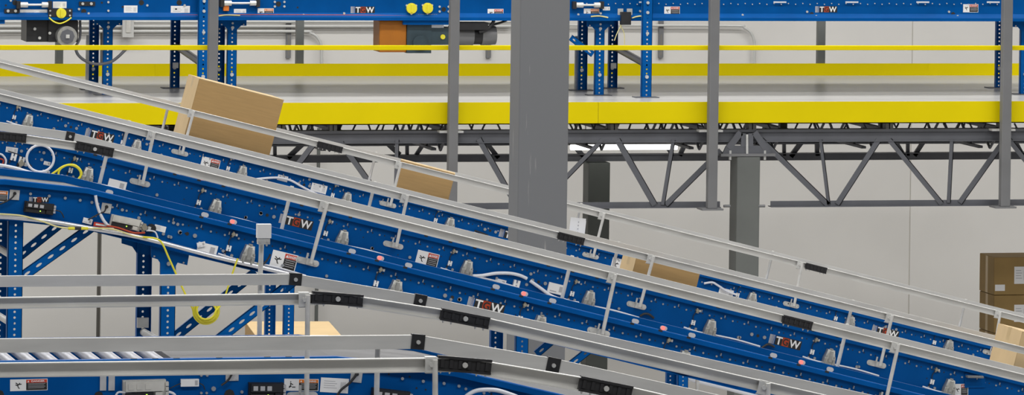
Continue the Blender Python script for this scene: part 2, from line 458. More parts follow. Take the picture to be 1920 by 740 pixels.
# ------------------------------------------------------------------ generic conveyor fittings (shared meshes)
def rounded_plate(l, h, t, mb, mi=0, cx=0, cz=0, n=6, y=0):
    pts = []
    for k in range(n + 1):
        a = -math.pi / 2 + math.pi * k / n; pts.append((cx + l / 2 - h / 2 + math.cos(a) * h / 2, y, cz + math.sin(a) * h / 2))
    for k in range(n + 1):
        a = math.pi / 2 + math.pi * k / n; pts.append((cx - l / 2 + h / 2 + math.cos(a) * h / 2, y, cz + math.sin(a) * h / 2))
    return mb.prism(pts, -t, mi)
def hexbolt(mb, x, z, r, y=0, t=0.008, mi=0):
    mb.cyl((x, y, z), (x, y - t, z), r, 8, mi, smooth=False)
ME = {}
mb = MB(); rounded_plate(0.125, 0.033, 0.006, mb); hexbolt(mb, -0.042, 0, 0.010, -0.006); hexbolt(mb, 0.042, 0, 0.010, -0.006)
mb.box(-0.012, 0.02, -0.04, -0.006, -0.012, 0.018); mb.cyl((-0.012, -0.025, 0.016), (-0.012, -0.025, 0.045), 0.006, 8)
ME['foot'] = mb.mesh('foot_bracket', ZINC)
mb = MB(); mb.box(-0.022, 0.022, -0.03, -0.022, -0.05, 0.0); mb.box(-0.02, 0.02, -0.024, 0.006, 0.0, 0.004)
hexbolt(mb, 0, -0.022, 0.009, -0.03); mb.box(-0.018, 0.018, -0.024, 0, -0.054, -0.05)
ME['clamp'] = mb.mesh('rail_clamp', ZINC)
# valve housing: tapered casting with ridge, shoulder bolts
mb = MB()
def taper(mb, w0, w1, d0, d1, z0, z1, mi=0, cy=0.0):
    vs = [(-w0, 0, z0), (w0, 0, z0), (w0, -d0, z0), (-w0, -d0, z0), (-w1, 0, z1), (w1, 0, z1), (w1, -d1, z1), (-w1, -d1, z1)]
    mb.add(vs, [(3, 2, 1, 0), (4, 5, 6, 7), (0, 1, 5, 4), (1, 2, 6, 5), (2, 3, 7, 6), (3, 0, 4, 7)], mi)
taper(mb, 0.036, 0.034, 0.05, 0.05, -0.045, -0.012); taper(mb, 0.034, 0.025, 0.05, 0.042, -0.012, 0.022)
taper(mb, 0.025, 0.022, 0.042, 0.036, 0.022, 0.042)
mb.box(-0.009, 0.009, -0.06, -0.03, -0.03, 0.034)
for sx in (-1, 1): mb.cyl((sx * 0.022, -0.052, -0.05), (sx * 0.022, -0.052, -0.02), 0.006, 8); hexbolt(mb, sx * 0.026, 0.0, 0.006, -0.045)
mb.cyl((0, -0.03, 0.042), (0, -0.03, 0.05), 0.012, 10)
mb.box(-0.045, 0.05, -0.05, 0, -0.058, -0.045, 1)
ME['valve'] = mb.mesh('valve_housing', [CAST, BLACK])
mb = MB(); mb.box(-0.016, -0.004, -0.02, 0, -0.02, 0.02); mb.box(0.004, 0.016, -0.02, 0, -0.02, 0.02); mb.box(-0.006, 0.006, -0.015, 0, -0.006, 0.006)
mb.box(-0.02, -0.012, -0.012, 0, -0.04, -0.02, 1)
ME['plug'] = mb.mesh('connector_plug', [WHITE, BLACK])
mb = MB(); mb.cyl((0, 0, 0.004), (0, -0.03, 0.004), 0.012, 10); mb.cyl((0, -0.012, -0.016), (0, -0.012, 0.02), 0.007, 8); mb.box(0.016, 0.028, -0.02, 0, -0.004, 0.012, 1)
ME['fitting'] = mb.mesh('air_fitting', [BRASS, ZINC])
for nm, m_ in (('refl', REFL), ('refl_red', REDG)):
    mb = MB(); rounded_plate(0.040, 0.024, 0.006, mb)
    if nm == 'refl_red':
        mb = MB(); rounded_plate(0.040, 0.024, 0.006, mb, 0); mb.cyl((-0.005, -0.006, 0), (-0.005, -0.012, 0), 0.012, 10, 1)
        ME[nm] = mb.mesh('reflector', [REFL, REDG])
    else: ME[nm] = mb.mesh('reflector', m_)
def splice_mesh(L, h, bolts, far=False):
    mb = MB()
    if far:
        mb.box(-L / 2, L / 2, -0.004, 0.02, -h - 0.002, 0.003, 0); hexbolt(mb, 0, -h / 2, 0.008, -0.004, 0.008, 1)
        return mb.mesh('rail_joint', [BLACK, ZINC])
    mb.box(-L / 2, L / 2, -0.021, 0, -h - 0.001, -0.003, 0)
    mb.box(-L / 2, L / 2, -0.026, 0, -0.008, 0.001, 0); mb.box(-L / 2, L / 2, -0.026, 0, -h - 0.002, -h + 0.006, 0)
    n = 6
    for i in range(n):
        x = -L / 2 + L * (i + 0.5) / n
        mb.box(x - L / n * 0.18, x + L / n * 0.18, -0.0255, -0.021, -h * 0.8, -h * 0.22, 0)
        if i in (0, 1, 4, 5): mb.cyl((x, -0.01, -h - 0.002), (x, -0.01, -h - 0.012), 0.005, 6, 1, r2=0.002)
    if bolts: hexbolt(mb, 0, -h / 2, 0.010, -0.026, 0.007, 1)
    return mb.mesh('rail_joint', [BLACK, ZINC])

def rail_prof(h): return [(0, 0), (0.02, 0), (0.022, -0.001), (0.022, -0.004), (0.020, -0.004), (0.020, -0.003), (0.003, -0.003), (0.003, -h + 0.003), (0.020, -h + 0.003), (0.020, -h + 0.005), (0.022, -h + 0.005), (0.022, -h), (0, -h)]
def frame_prof(hb): return [(-0.004, 0), (0.024, 0), (0.028, -0.004), (0.028, -0.026), (0.025, -0.026), (0.025, -0.006), (0.022, -0.004), (0, -0.004), (0, -hb + 0.004), (0.03, -hb + 0.004), (0.03, -hb), (-0.004, -hb)]
FLANGE = 0.028

def interp(poly, X):
    for (xa, za), (xb, zb) in zip(poly, poly[1:]):
        if X <= xb or (xb, zb) == poly[-1]:
            return za + (zb - za) * (X - xa) / (xb - xa), math.atan2(-(zb - za), xb - xa)
class Conv:
    def __init__(s, label, Y, wd, lip_px, hb=0.205, name='incline_conveyor'):
        s.Y, s.w, s.hb = Y, wd, hb
        s.lip = [(p.x, p.z) for p in (at(a, b, Y - FLANGE) for a, b in lip_px)]
        xm = (s.lip[0][0] + s.lip[-1][0]) / 2
        s.t = thing(name, (xm, Y + wd / 2, 0), label, 'conveyor')
        sweep(s.lip, frame_prof(hb), Y, 1).build('side_frame', BLUE, s.t)
        sweep(s.lip, frame_prof(hb), Y + wd, -1).build('side_frame', BLUE, s.t)
        s.mb_bolts = MB(); s.mb_holes = MB()
    def zl(s, X): return interp(s.lip, X)
    def M(s, px, py, o=0.0, tilt=None, Y=None):
        p = at(px, py, (s.Y if Y is None else Y) - o)
        th = s.zl(p.x)[1] if tilt is None else tilt
        return Matrix.Translation(p) @ Matrix.Rotation(th, 4, 'Y')
    def Ms(s, X, n, o=0.0, Y=None):
        z, th = s.zl(X)
        return Matrix.Translation((X + n * math.sin(th), (s.Y if Y is None else Y) - o, z + n * math.cos(th))) @ Matrix.Rotation(th, 4, 'Y')
    def mpp(s, px, py): return mpp(px, py, s.Y)
    def rails(s, near_px, far_px, h, near_joints=(), far_joints=(), jl=0.19, top=True):
        s.yn = s.Y - 0.032; s.yf = s.Y + s.w + 0.032
        s.nr = [(p.x, p.z) for p in (at(a, b, s.yn - 0.02) for a, b in near_px)]
        s.fr = [(p.x, p.z) for p in (at(a, b, s.yf) for a, b in far_px)] if far_px else list(s.nr)
        s.rh = h
        r1 = sweep(s.nr, rail_prof(h), s.yn, 1).build('guard_rail', RAIL, s.t)
        r2 = sweep(s.fr, rail_prof(h), s.yf, -1).build('guard_rail', RAIL, s.t)
        for px, L, b in near_joints:
            X = at(px, near_px[0][1] if False else 400, s.yn).x
            X = s.solve_x(px, s.nr, s.yn)
            z, th = interp(s.nr, X); 
            th = s.mean_ang(s.nr, X)
            inst(splice_mesh(L, h, b), 'rail_joint', Matrix.Translation((X, s.yn, z)) @ Matrix.Rotation(th, 4, 'Y'), r1, label='black splice block on the rail')
        for px, L in far_joints:
            X = s.solve_x(px, s.fr, s.yf); z, _ = interp(s.fr, X); th = s.mean_ang(s.fr, X)
            inst(splice_mesh(L, h, True, True), 'rail_joint', Matrix.Translation((X, s.yf, z)) @ Matrix.Rotation(th, 4, 'Y'), r2, label='black splice block on the rail')
    def mean_ang(s, poly, X, d=0.06): 
        za, zb = interp(poly, X - d)[0], interp(poly, X + d)[0]
        return math.atan2(za - zb, 2 * d)
    def solve_x(s, px, poly, Y):
        py = 400.0
        for _ in range(12):
            X = at(px, py, Y).x; z = interp(poly, X)[0]
            # project z back to a pixel row
            lo, hi = -500.0, 1500.0
            for _ in range(30):
                mid = (lo + hi) / 2
                if at(px, mid, Y).z > z: lo = mid
                else: hi = mid
            py = (lo + hi) / 2
        return X
    def near_post(s, px_top, foot_px, clamp=True):
        """post standing off the near frame from a foot bracket up to the rail"""
        X = s.solve_x(px_top, s.nr, s.yn); z, th = interp(s.nr, X)
        f = at(foot_px[0], foot_px[1], s.Y)
        yy = s.yn - 0.033
        top = Vector((X, yy, z - 0.005)); bot = Vector((f.x + 0.008, yy + 0.012, f.z - 0.004))
        q = MB().cyl(bot, top, 0.0098, 12).build('rail_post', RAIL, s.t)
        inst(ME['foot'], 'foot_bracket', Matrix.Translation(f) @ Matrix.Rotation(s.zl(f.x)[1], 4, 'Y'), q)
        if clamp: inst(ME['clamp'], 'rail_clamp', Matrix.Translation((X - 0.012, s.yn, z)) @ Matrix.Rotation(th, 4, 'Y'), q)
    def far_post(s, px, py, top_h=0.0, n=-0.06):
        """post behind the far frame; (px, py) is a point seen on it"""
        yy = s.yf + 0.033
        p = at(px, py, yy); X = p.x
        z, th = interp(s.fr, X); zl, tl = s.zl(X)
        d = Vector((math.sin(tl) * 0.95, 0, math.cos(tl))).normalized()
        # point on rail line along d from p
        k = (z - p.z) / d.z
        top = p + d * (k - 0.004 + top_h); 
        bot = top - d * (top.z - (zl + n) + 0.03)
        q = MB().cyl(bot, top, 0.0098, 12).build('rail_post', RAIL, s.t)
        inst(ME['foot'], 'foot_bracket', Matrix.Translation((bot.x, s.Y + s.w, bot.z + 0.01)) @ Matrix.Rotation(math.pi, 4, 'Z') @ Matrix.Rotation(-tl, 4, 'Y'), q)
        return q, top
    def bed(s, x0, x1, n=-0.036):
        pl = [(x0, s.zl(x0)[0])] + [p for p in s.lip if x0 < p[0] < x1] + [(x1, s.zl(x1)[0])]
        return sweep(pl, [(0, n), (0, n - 0.03), (-(s.w - 0.012), n - 0.03), (-(s.w - 0.012), n)], s.Y + 0.006, 1).build('belt', BELT, s.t)
    def bolts(s, X0, X1, pitch=0.0745, n=-0.064, r=0.0056, phase=0.0, skip=None):
        X = X0 + phase; i = 0
        while X < X1:
            M_ = s.Ms(X, n); mb = MB(); hexbolt(mb, 0, 0, r, 0, 0.006)
            s.mb_bolts.add([M_ @ Vector(v) for v in mb.v], mb.f)
            M2 = s.Ms(X + 0.03, n + 0.002); mb = MB(); hexbolt(mb, 0, 0, 0.004, 0, 0.0012)
            s.mb_holes.add([M2 @ Vector(v) for v in mb.v], mb.f)
            if i % 2:
                M3 = s.Ms(X + 0.018, n + 0.016); mb = MB(); mb.box(-0.002, 0.003, -0.012, 0, -0.009, 0.006)
                s.mb_bolts.add([M3 @ Vector(v) for v in mb.v], mb.f)
            if i % 3 == 0:
                M4 = s.Ms(X + random.uniform(-.03, .03), n - random.uniform(0.03, 0.09)); mb = MB(); hexbolt(mb, 0, 0, 0.0035, 0, 0.002)
                (s.mb_holes if random.random() < 0.85 else s.mb_bolts).add([M4 @ Vector(v) for v in mb.v], mb.f)
            X += pitch * math.cos(s.zl(X)[1]); i += 1
    def dot(s, px, py, r_px, hole=False):
        M_ = s.M(px, py); k = s.mpp(px, py); mb = MB(); hexbolt(mb, 0, 0, r_px * k, 0, 0.0015 if hole else 0.008)
        (s.mb_holes if hole else s.mb_bolts).add([M_ @ Vector(v) for v in mb.v], mb.f)
    def holepair(s, px, py):
        k = 0.00318 / s.mpp(px, py)
        for d, h in ((-12, 0), (0, 1), (12, 0)): s.dot(px + d * k, py + d * k * 0.245, (3.0 if h else 3.4) * k, bool(h))
    def finish(s):
        if s.mb_bolts.v: s.mb_bolts.build('bolt_heads', BOLT, s.t, kind='stuff')
        if s.mb_holes.v: s.mb_holes.build('punched_holes', INK, s.t, kind='stuff')
    def put(s, me, name, px, py, o=0.0, tilt=None, label=None, sc=1.0):
        return inst(me, name, s.M(px, py, o, tilt) @ Matrix.Scale(sc, 4), s.t, label)
    def hose(s, pts, r, material, name='air_hose', o=0.02, k=6, label=None):
        return MB().tube(smooth([at(a, b, s.Y - o) for a, b in pts], k), r, 8).build(name, material, s.t, label=label)

# ------------------------------------------------------------------ printed plates
def logo_mesh(wd):
    h = wd * 0.27; mb = MB()
    mb.box(-wd / 2 + wd * 0.19, wd / 2, -0.001, 0, -h / 2, h / 2, 0)
    for i in range(5):
        x = -wd / 2 + wd * (0.005 + 0.036 * i); mb.box(x, x + wd * (0.030 - 0.004 * i), -0.0014, 0, -h / 2, h / 2, 1)
    put_text(mb, 'T', -wd * 0.195, 0, wd * 0.20, h * 0.86, -0.0018, 2)
    mb.box(-wd * 0.09, wd * 0.115, -0.0014, 0, -h * 0.46, h * 0.46, 3)
    put_text(mb, 'G', wd * 0.012, 0, wd * 0.17, h * 0.74, -0.0019, 0)
    put_text(mb, 'W', wd * 0.30, 0, wd * 0.34, h * 0.86, -0.0018, 2)
    return mb.mesh('logo_plate', [INK, GREYD, WHITE, LOGOR])
def warn_mesh(wd, h, head=3, txt='DANGER', split=0.5, figure='fall'):
    mb = MB(); t = 0.0012
    mb.box(-wd / 2, wd / 2, -t, 0, -h / 2, h / 2, 0)
    xs_ = -wd / 2 + wd * split; b = min(wd, h) * 0.05
    mb.box(xs_, wd / 2 - b, -t - 0.0006, 0, h * 0.18, h / 2 - b, head)
    mb.box(xs_, wd / 2 - b, -t - 0.0006, 0, -h / 2 + b, h * 0.17, 1)
    put_text(mb, txt, (xs_ + wd / 2) / 2 + wd * 0.03, h * 0.31, (wd / 2 - xs_) * 0.62, h * 0.16, -t - 0.0012, 0)
    x0 = xs_ + wd * 0.03
    mb.add([(x0, -t - 0.0012, h * 0.23), (x0 + h * 0.16, -t - 0.0012, h * 0.23), (x0 + h * 0.08, -t - 0.0012, h * 0.40)], [(0, 1, 2)], 0)
    for i in range(4):
        z = h * (0.10 - 0.12 * i); mb.box(xs_ + wd * 0.05, wd / 2 - wd * (0.06 + 0.03 * (i % 2)), -t - 0.001, 0, z - h * 0.022, z + h * 0.012, 2)
    cx = -wd / 2 + wd * split * 0.5; u = min(h, wd * split) * 0.42
    if figure == 'fall': st = [(-0.1, -0.1, 0.35, 0.45), (-0.1, -0.1, -0.55, 0.1), (-0.1, -0.1, 0.1, -0.6), (0.1, 0.15, 0.7, 0.2), (0.0, 0.1, -0.5, 0.5), (0.1, -0.6, 0.3, -0.65)]
    else: st = [(-0.2, 0.5, -0.2, 0.7), (-0.2, 0.4, -0.2, -0.3), (-0.2, 0.3, 0.3, 0.0), (-0.5, -0.3, 0.0, -0.3), (-0.2, -0.3, -0.5, -0.6), (0.1, -0.45, 0.8, -0.45)]
    for a, c, d, e in st:
        p, q = Vector((cx + a * u, -t, c * u)), Vector((cx + d * u, -t, e * u)); mb.beam(p, q, u * 0.17, -0.0008, 1)
    return mb.mesh('warning_label', [WHITE, INK, GREYD, REDI, ORAI])
def paper_mesh(wd, h, code=True):
    mb = MB(); mb.box(-wd / 2, wd / 2, -0.0012, 0, -h / 2, h / 2, 0)
    for i in range(4):
        z = h * (0.28 - 0.15 * i); mb.box(-wd * 0.38, wd * (0.02 + 0.07 * (i % 2)), -0.0018, 0, z - h * 0.02, z + h * 0.015, 1)
    if code:
        for i in range(6): mb.box(wd * 0.22 + i * wd * 0.033, wd * 0.22 + i * wd * 0.033 + wd * 0.014, -0.0018, 0, -h * 0.28, h * 0.25, 1)
    return mb.mesh('white_label', [WHITE, GREYD])
def tab_mesh(wd, h):
    mb = MB(); mb.box(-wd / 2, wd / 2, -0.004, 0, -h / 2, h / 2, 0)
    for sx in (-1, 1): hexbolt(mb, sx * wd * 0.36, -h * 0.36, wd * 0.07, -0.004, 0.004, 0)
    mb.cyl((0, 0, h * 0.15), (0, -0.012, h * 0.15), wd * 0.17, 10, 1)
    return mb.mesh('cable_tab', [ZINC, BLACK])
def control_mesh(wd, h, body, d=0.045):
    mb = MB(); mb.box(-wd / 2, wd / 2, -d * 0.6, 0, -h / 2, h / 2, 0)
    mb.box(-wd * 0.46, wd * 0.44, -d, -d * 0.6, -h * 0.05, h * 0.47, 0)
    mb.box(-wd * 0.46, wd * 0.2, -d * 0.85, -d * 0.6, -h * 0.44, -h * 0.12, 1)
    for i in range(3): mb.box(-wd * (0.40 - 0.2 * i), -wd * (0.27 - 0.2 * i), -d - 0.002, -d, h * 0.05, h * 0.33, 2)
    for i in range(3): mb.box(wd / 2 - 0.002, wd / 2 + wd * 0.06, -d * 0.7, -d * 0.1, h * (0.18 - 0.25 * i), h * (0.38 - 0.25 * i), 2)
    mb.box(wd * 0.24, wd * 0.40, -d * 0.95, -d * 0.6, -h * 0.42, -h * 0.1, 0)
    mb.box(wd * 0.02, wd * 0.055, -d * 0.9, -d * 0.85, -h * 0.30, -h * 0.2, 3)
    return mb.mesh('control_module', [body, BLACK if body is not BLACK else INK, GREYC if body is not BLACK else GREYD, LED])

def zones(cv, xs, ys, k):
    """the fittings that repeat once per zone; (x, y) is where the photo shows a valve housing; k = size against the middle conveyor"""
    for x, y in zip(xs, ys):
        v = cv.put(ME['valve'], 'valve_housing', x, y)
        cv.put(ME['plug'], 'connector_plug', x - 31 * k, y - 8 * k, sc=0.72)
        cv.put(ME['fitting'], 'air_fitting', x - 24 * k, y - 30 * k, sc=0.8)
        for dx, dy in ((-38, 3), (-26, 4), (57, 20)): cv.dot(x + dx * k, y + dy * k, 2.6 * k)
        cv.hose([(x - 22 * k, y - 32 * k), (x - 30 * k, y - 20 * k), (x - 30 * k, y - 12 * k)], 0.0025, BLACK, 'sensor_lead', 0.008, 4)
        cv.hose([(x - 48 * k, y + 1 * k), (x - 20 * k, y + 10 * k), (x + 12 * k, y + 16 * k), (x + 50 * k, y + 24 * k), (x + 95 * k, y + 37 * k)], 0.005, WHITEC, 'air_hose', 0.02, 4)
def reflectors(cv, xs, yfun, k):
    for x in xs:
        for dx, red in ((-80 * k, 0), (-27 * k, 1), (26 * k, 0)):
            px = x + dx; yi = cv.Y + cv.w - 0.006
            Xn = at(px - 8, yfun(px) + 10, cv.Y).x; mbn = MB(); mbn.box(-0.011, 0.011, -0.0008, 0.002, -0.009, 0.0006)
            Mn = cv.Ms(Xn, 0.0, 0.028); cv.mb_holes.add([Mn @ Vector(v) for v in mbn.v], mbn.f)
            inst(ME['refl_red' if red else 'refl'], 'reflector', cv.M(px, yfun(px), 0, None, yi), cv.t, 'reflector with sensor light painted as a glowing red spot' if red else None)

# ------------------------------------------------------------------ conveyor A: rearmost incline
A = Conv('rearmost inclined blue conveyor behind the scratched column, carrying the two highest cartons', Yof(700, 37.9), 0.78, [(-120, 151), (2040, 693)])
A.bed(A.lip[0][0], A.lip[-1][0])
A.rails([(-120, 86), (2040, 624)], None, 0.042, [(619, 0.185, False), (1530, 0.165, False)])
for t_, f_ in (((362), (337, 286)), ((750), (727, 383)), ((1131), (1107, 479)), ((1502), (1483, 571)), ((1873), (1857, 661))): A.near_post(t_, f_)
for p_ in ((309, 225), (697, 318), (1082, 415), (1441, 505), (1803, 594)): A.far_post(*p_)
zones(A, (52, 255, 453, 649, 842, 1035, 1408, 1592, 1777), (226, 273, 322, 372, 419, 466, 559, 603, 648), 0.83)
A.bolts(at(-60, 200, A.Y).x, A.lip[-1][0] - 0.1)
A.put(logo_mesh(0.21), 'logo_plate', 187, 254); A.put(logo_mesh(0.21), 'logo_plate', 1660, 622); A.put(logo_mesh(0.21), 'logo_plate', 962, 442)
A.put(warn_mesh(0.135, 0.088), 'warning_label', 394, 308); A.put(warn_mesh(0.135, 0.088), 'warning_label', 1163, 497)
A.put(paper_mesh(0.115, 0.06), 'white_label', 598, 353); A.put(paper_mesh(0.075, 0.04, False), 'white_label', 530, 334); A.put(paper_mesh(0.11, 0.06), 'white_label', 1361, 549)
A.hose([(470, 337), (495, 334), (522, 333), (545, 338), (565, 349), (590, 362), (610, 370)], 0.008, WHITEC)
A.hose([(1320, 531), (1335, 529), (1345, 534), (1362, 545), (1380, 552)], 0.008, WHITEC)
for x, y in ((133, 238), (570, 346), (919, 432)): A.holepair(x, y)
for x, y in ((101, 241), (500, 309), (275, 270), (580, 336), (1660, 612), (1680, 617)): A.dot(x, y, 2.6)
A.hose([(1040, 487), (1060, 484), (1090, 490)], 0.006, BLACK, 'sensor_lead', 0.015)
A.hose([(890, 432), (905, 437), (915, 441)], 0.006, BLACK, 'sensor_lead', 0.015)
def legs(cv, near, far=None, zb=0.0, wide=0.076, T=None):
    """near/far: pixel x centre of a leg and a pixel row where it is seen"""
    out = []
    for spec, YY, inw in ((near, cv.Y + 0.012, 1), (far, cv.Y + cv.w - 0.012, -1)):
        if spec is None: continue
        p = at(spec[0], spec[1], YY); z1_ = cv.zl(p.x)[0] - cv.hb + 0.05
        lg = leg_mb(p.x - wide / 2, p.x + wide / 2, YY, zb + 0.008, z1_, inw).build('leg', BLUE2, cv.t)
        MB().box(p.x - 0.08, p.x + 0.08, YY - 0.07, YY + 0.07, zb, zb + 0.008).build('foot_plate', STEEL, lg)
        out.append((lg, p.x, YY, z1_))
    return out
legs(A, (541.5, 600), (505, 600)); legs(A, (1281, 700), (1257, 700))
MB().tube(smooth([at(a, b, A.Y + 0.3) for a, b in ((1266, 694), (1280, 702), (1296, 711), (1320, 717), (1362, 727), (1400, 737), (1470, 755))], 5), 0.016, 8).build('air_pipe', WHITEC, A.t)
MB().tube([at(1308, 690, A.Y + 0.2), at(1307, 745, A.Y + 0.2)], 0.014, 8).build('support_rod', ZINC, A.t)
A.finish()

# ------------------------------------------------------------------ conveyor B: middle incline
B = Conv('middle inclined blue conveyor in front of the scratched column, carrying the two lower cartons', Yof(650, 31.4), 0.78, [(-120, 216), (2040, 744)])
B.bed(B.lip[0][0], B.lip[-1][0])
B.rails([(-120, 145.5), (2040, 680)], None, 0.042, [(1071, 0.165, False)])
for t_, f_ in (((287), (262, 342)), ((762), (737, 459)), ((1223), (1193, 572)), ((1670), (1643, 682))): B.near_post(t_, f_)
for p_ in ((235, 258), (695, 375), (1152, 490), (1592, 596)): B.far_post(*p_)
zones(B, (163, 403, 641, 874, 1103, 1330, 1553, 1778), (327, 387, 445, 501, 558, 612, 667, 723), 1.0)
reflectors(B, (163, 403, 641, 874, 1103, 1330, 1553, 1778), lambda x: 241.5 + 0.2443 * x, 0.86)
B.bolts(at(-60, 250, B.Y).x, B.lip[-1][0] - 0.1)
B.put(logo_mesh(0.205), 'logo_plate', 555, 416); B.put(logo_mesh(0.205), 'logo_plate', 1472, 641)
B.put(warn_mesh(0.135, 0.088), 'warning_label', 801, 486); B.put(warn_mesh(0.09, 0.07), 'warning_label', 1802, 730, tilt=0.0)
mb = MB(); mb.box(-0.054, 0.054, -0.012, 0, -0.03, 0.03, 0); mb.box(0.015, 0.04, -0.0135, 0, -0.015, 0.018, 1); mb.box(-0.04, -0.0, -0.0135, 0, -0.02, -0.014, 1)
ME['card'] = mb.mesh('data_card', [WHITE, GREYD])
B.put(ME['card'], 'data_card', 219, 347); B.put(ME['card'], 'data_card', 1043, 541)
B.put(ME['card'], 'data_card', 938, 529, sc=0.62)
B.hose([(886, 517), (905, 516), (930, 512), (955, 512), (975, 516), (988, 522)], 0.010, WHITEC)
B.hose([(994, 526), (1015, 541), (1035, 555), (1062, 564), (1085, 568)], 0.010, WHITEC)
B.hose([(1200, 592), (1208, 588), (1217, 589), (1226, 596)], 0.007, BLACK, 'sensor_lead', 0.02)
B.hose([(1428, 652), (1440, 645), (1452, 650)], 0.007, BLACK, 'sensor_lead', 0.02)
for x, y in ((501, 403), (1010, 528), (1421, 629)): B.holepair(x, y)
for x, y in ((294, 365), (461, 407), (489, 399), (560, 402), (697, 465), (768, 482), (995, 513), (1384, 632), (987, 533), (1606, 687), (40, 283), (78, 299), (82, 286)): B.dot(x, y, 3)
B.put(ME['plug'], 'connector_plug', 967, 532, sc=1.2)
# left end clutter: wiring, junction
B.put(paper_mesh(0.07, 0.032), 'white_label', 22, 281, tilt=R(8)); B.put(ME['plug'], 'connector_plug', 25, 294); B.put(ME['plug'], 'connector_plug', 40, 300)
B.put(ME['card'], 'data_card', 88, 306, sc=0.36); B.put(ME['card'], 'data_card', 86, 323, sc=0.4)
B.hose([(-5, 288), (4, 290), (11, 300), (8, 311), (-5, 315)], 0.006, WHITEC); B.hose([(-5, 296), (6, 300), (4, 310)], 0.005, LOGOR, 'red_wire', 0.02)
B.hose([(15, 283), (35, 290), (50, 302), (60, 312)], 0.003, BLACK, 'sensor_lead', 0.015)
B.put(ME['fitting'], 'air_fitting', 38, 307, sc=1.3)
MB().box(-0.06, 0.07, -0.01, 0, -0.012, 0.075, 0).build('cover_plate', BLUE, B.t, M=B.M(1826, 722, 0.0, 0.0))
MB().box(-0.05, 0.05, -0.05, 0.0, -0.005, 0.006, 0).build('grey_handle', STEEL, B.t, M=B.M(1825, 705, 0.02, R(2)))
legs(B, (979, 650), (929, 640)); legs(B, (-90, 600), (-130, 600))
# braces of B
yb = B.Y + B.w - 0.02
strut_mb(at(1006, 664, yb), at(1044, 632, yb), 0.045).build('brace', BLUE2, B.t)
yb = B.Y + 0.02
strut_mb(at(1070, 684, yb), at(1128, 638, yb), 0.045).build('brace', BLUE2, B.t)
B.finish()

# ------------------------------------------------------------------ conveyor C: front incline with flat infeed
C = Conv('front inclined blue conveyor with flat end at left and perforated blue legs', Yof(750, 27.3), 0.78, [(-120, 337), (10, 336), (166, 353), (2040, 816)])
C.bed(C.lip[0][0], C.lip[-1][0])
C.rails([(-120, 244), (14, 248), (178, 271), (2040, 731)], None, 0.043, [(14, 0.19, False), (178, 0.195, True), (1495, 0.165, False)], [(133, 0.045)])
for t_, f_ in (((611), (576, 490)), ((1151), (1122, 622)), ((1681), (1652, 750))): C.near_post(t_, f_)
for p_ in ((192, 322), (534, 405), (1060, 533), (1577, 658)): C.far_post(*p_)
zones(C, (464, 740, 1010, 1280), (474, 540, 606, 672), 1.15)
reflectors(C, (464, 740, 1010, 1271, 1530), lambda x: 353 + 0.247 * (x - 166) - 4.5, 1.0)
inst(ME['refl'], 'reflector', C.M(205, 360, 0, None, C.Y + C.w - 0.006), C.t)
C.bolts(at(190, 380, C.Y).x, C.lip[-1][0] - 0.1)
C.put(logo_mesh(0.20), 'logo_plate', 911, 573); C.put(logo_mesh(0.10), 'logo_plate', 73, 374, tilt=R(1))
C.put(warn_mesh(0.135, 0.088), 'warning_label', 532, 489)
C.put(warn_mesh(0.09, 0.055, 4, 'WARNING', 0.2), 'warning_label', -2, 367, tilt=R(4))
C.put(tab_mesh(0.05, 0.05), 'cable_tab', 27, 365, tilt=R(5)); C.put(tab_mesh(0.05, 0.05), 'cable_tab', 199, 390, tilt=R(10))
C.put(control_mesh(0.15, 0.055, BLACK), 'control_module', 72, 389, tilt=R(7))
C.put(control_mesh(0.155, 0.058, GREYC), 'control_module', 234, 417, tilt=R(12))
C.put(paper_mesh(0.06, 0.03, False), 'white_label', 300, 428); C.put(ME['card'], 'data_card', 388, 467, sc=0.95); C.put(ME['card'], 'data_card', 377, 458, 0.014, R(-10), sc=0.4)
C.put(ME['card'], 'data_card', 164, 414, 0.004, R(15), sc=0.45)
mb = MB(); mb.box(-0.035, 0.035, -0.01, 0, -0.01, 0.01, 0); mb.box(-0.025, 0.03, -0.0115, 0, -0.004, 0.004, 1)
C.put(mb.mesh('red_tag', [REDI, WHITE]), 'red_tag', 188, 421, 0.01, R(9))
mb = MB(); mb.cyl((0, 0, 0), (0, -0.03, 0), 0.022, 14); mb.cyl((0, -0.03, 0), (0, -0.04, 0), 0.012, 12)
C.put(mb.mesh('cable_gland', [BLACK]), 'cable_gland', 283, 427); C.put(ME['fitting'], 'air_fitting', 269, 427, 0.02, sc=1.2)
# bright pipe along the foot of the frame
pp = smooth([at(a, b, C.Y - 0.044) for a, b in ((-60, 405), (0, 406), (80, 413), (160, 426), (260, 444), (400, 480), (520, 508), (700, 552), (1000, 625))], 5)
MB().tube(pp, 0.0115, 12).build('metal_pipe', PIPE, C.t)
C.hose([(-20, 400), (20, 402), (45, 405), (80, 415), (105, 424), (128, 428)], 0.004, YELP, 'yellow_cable', 0.062)
C.hose([(165, 428), (200, 428), (222, 432), (250, 442), (276, 446)], 0.004, YELP, 'yellow_cable', 0.062)
C.hose([(128, 428), (141, 428)], 0.0075, YELC, 'cable_plug', 0.062); C.hose([(151, 428), (165, 428)], 0.0075, YELC, 'cable_plug', 0.062); C.hose([(140, 428), (152, 428)], 0.008, BLACK, 'cable_plug', 0.062)
C.hose([(179, 366), (182, 383), (188, 401), (198, 418), (212, 430)], 0.008, WHITEC, 'air_hose', 0.03)
C.hose([(27, 360), (25, 368), (14, 376), (-8, 386)], 0.004, BLACK, 'sensor_lead', 0.015); C.hose([(199, 386), (196, 396), (185, 401), (165, 412)], 0.004, BLACK, 'sensor_lead', 0.034)
C.hose([(104, 394), (114, 397), (120, 408)], 0.003, BLACK, 'sensor_lead', 0.03)
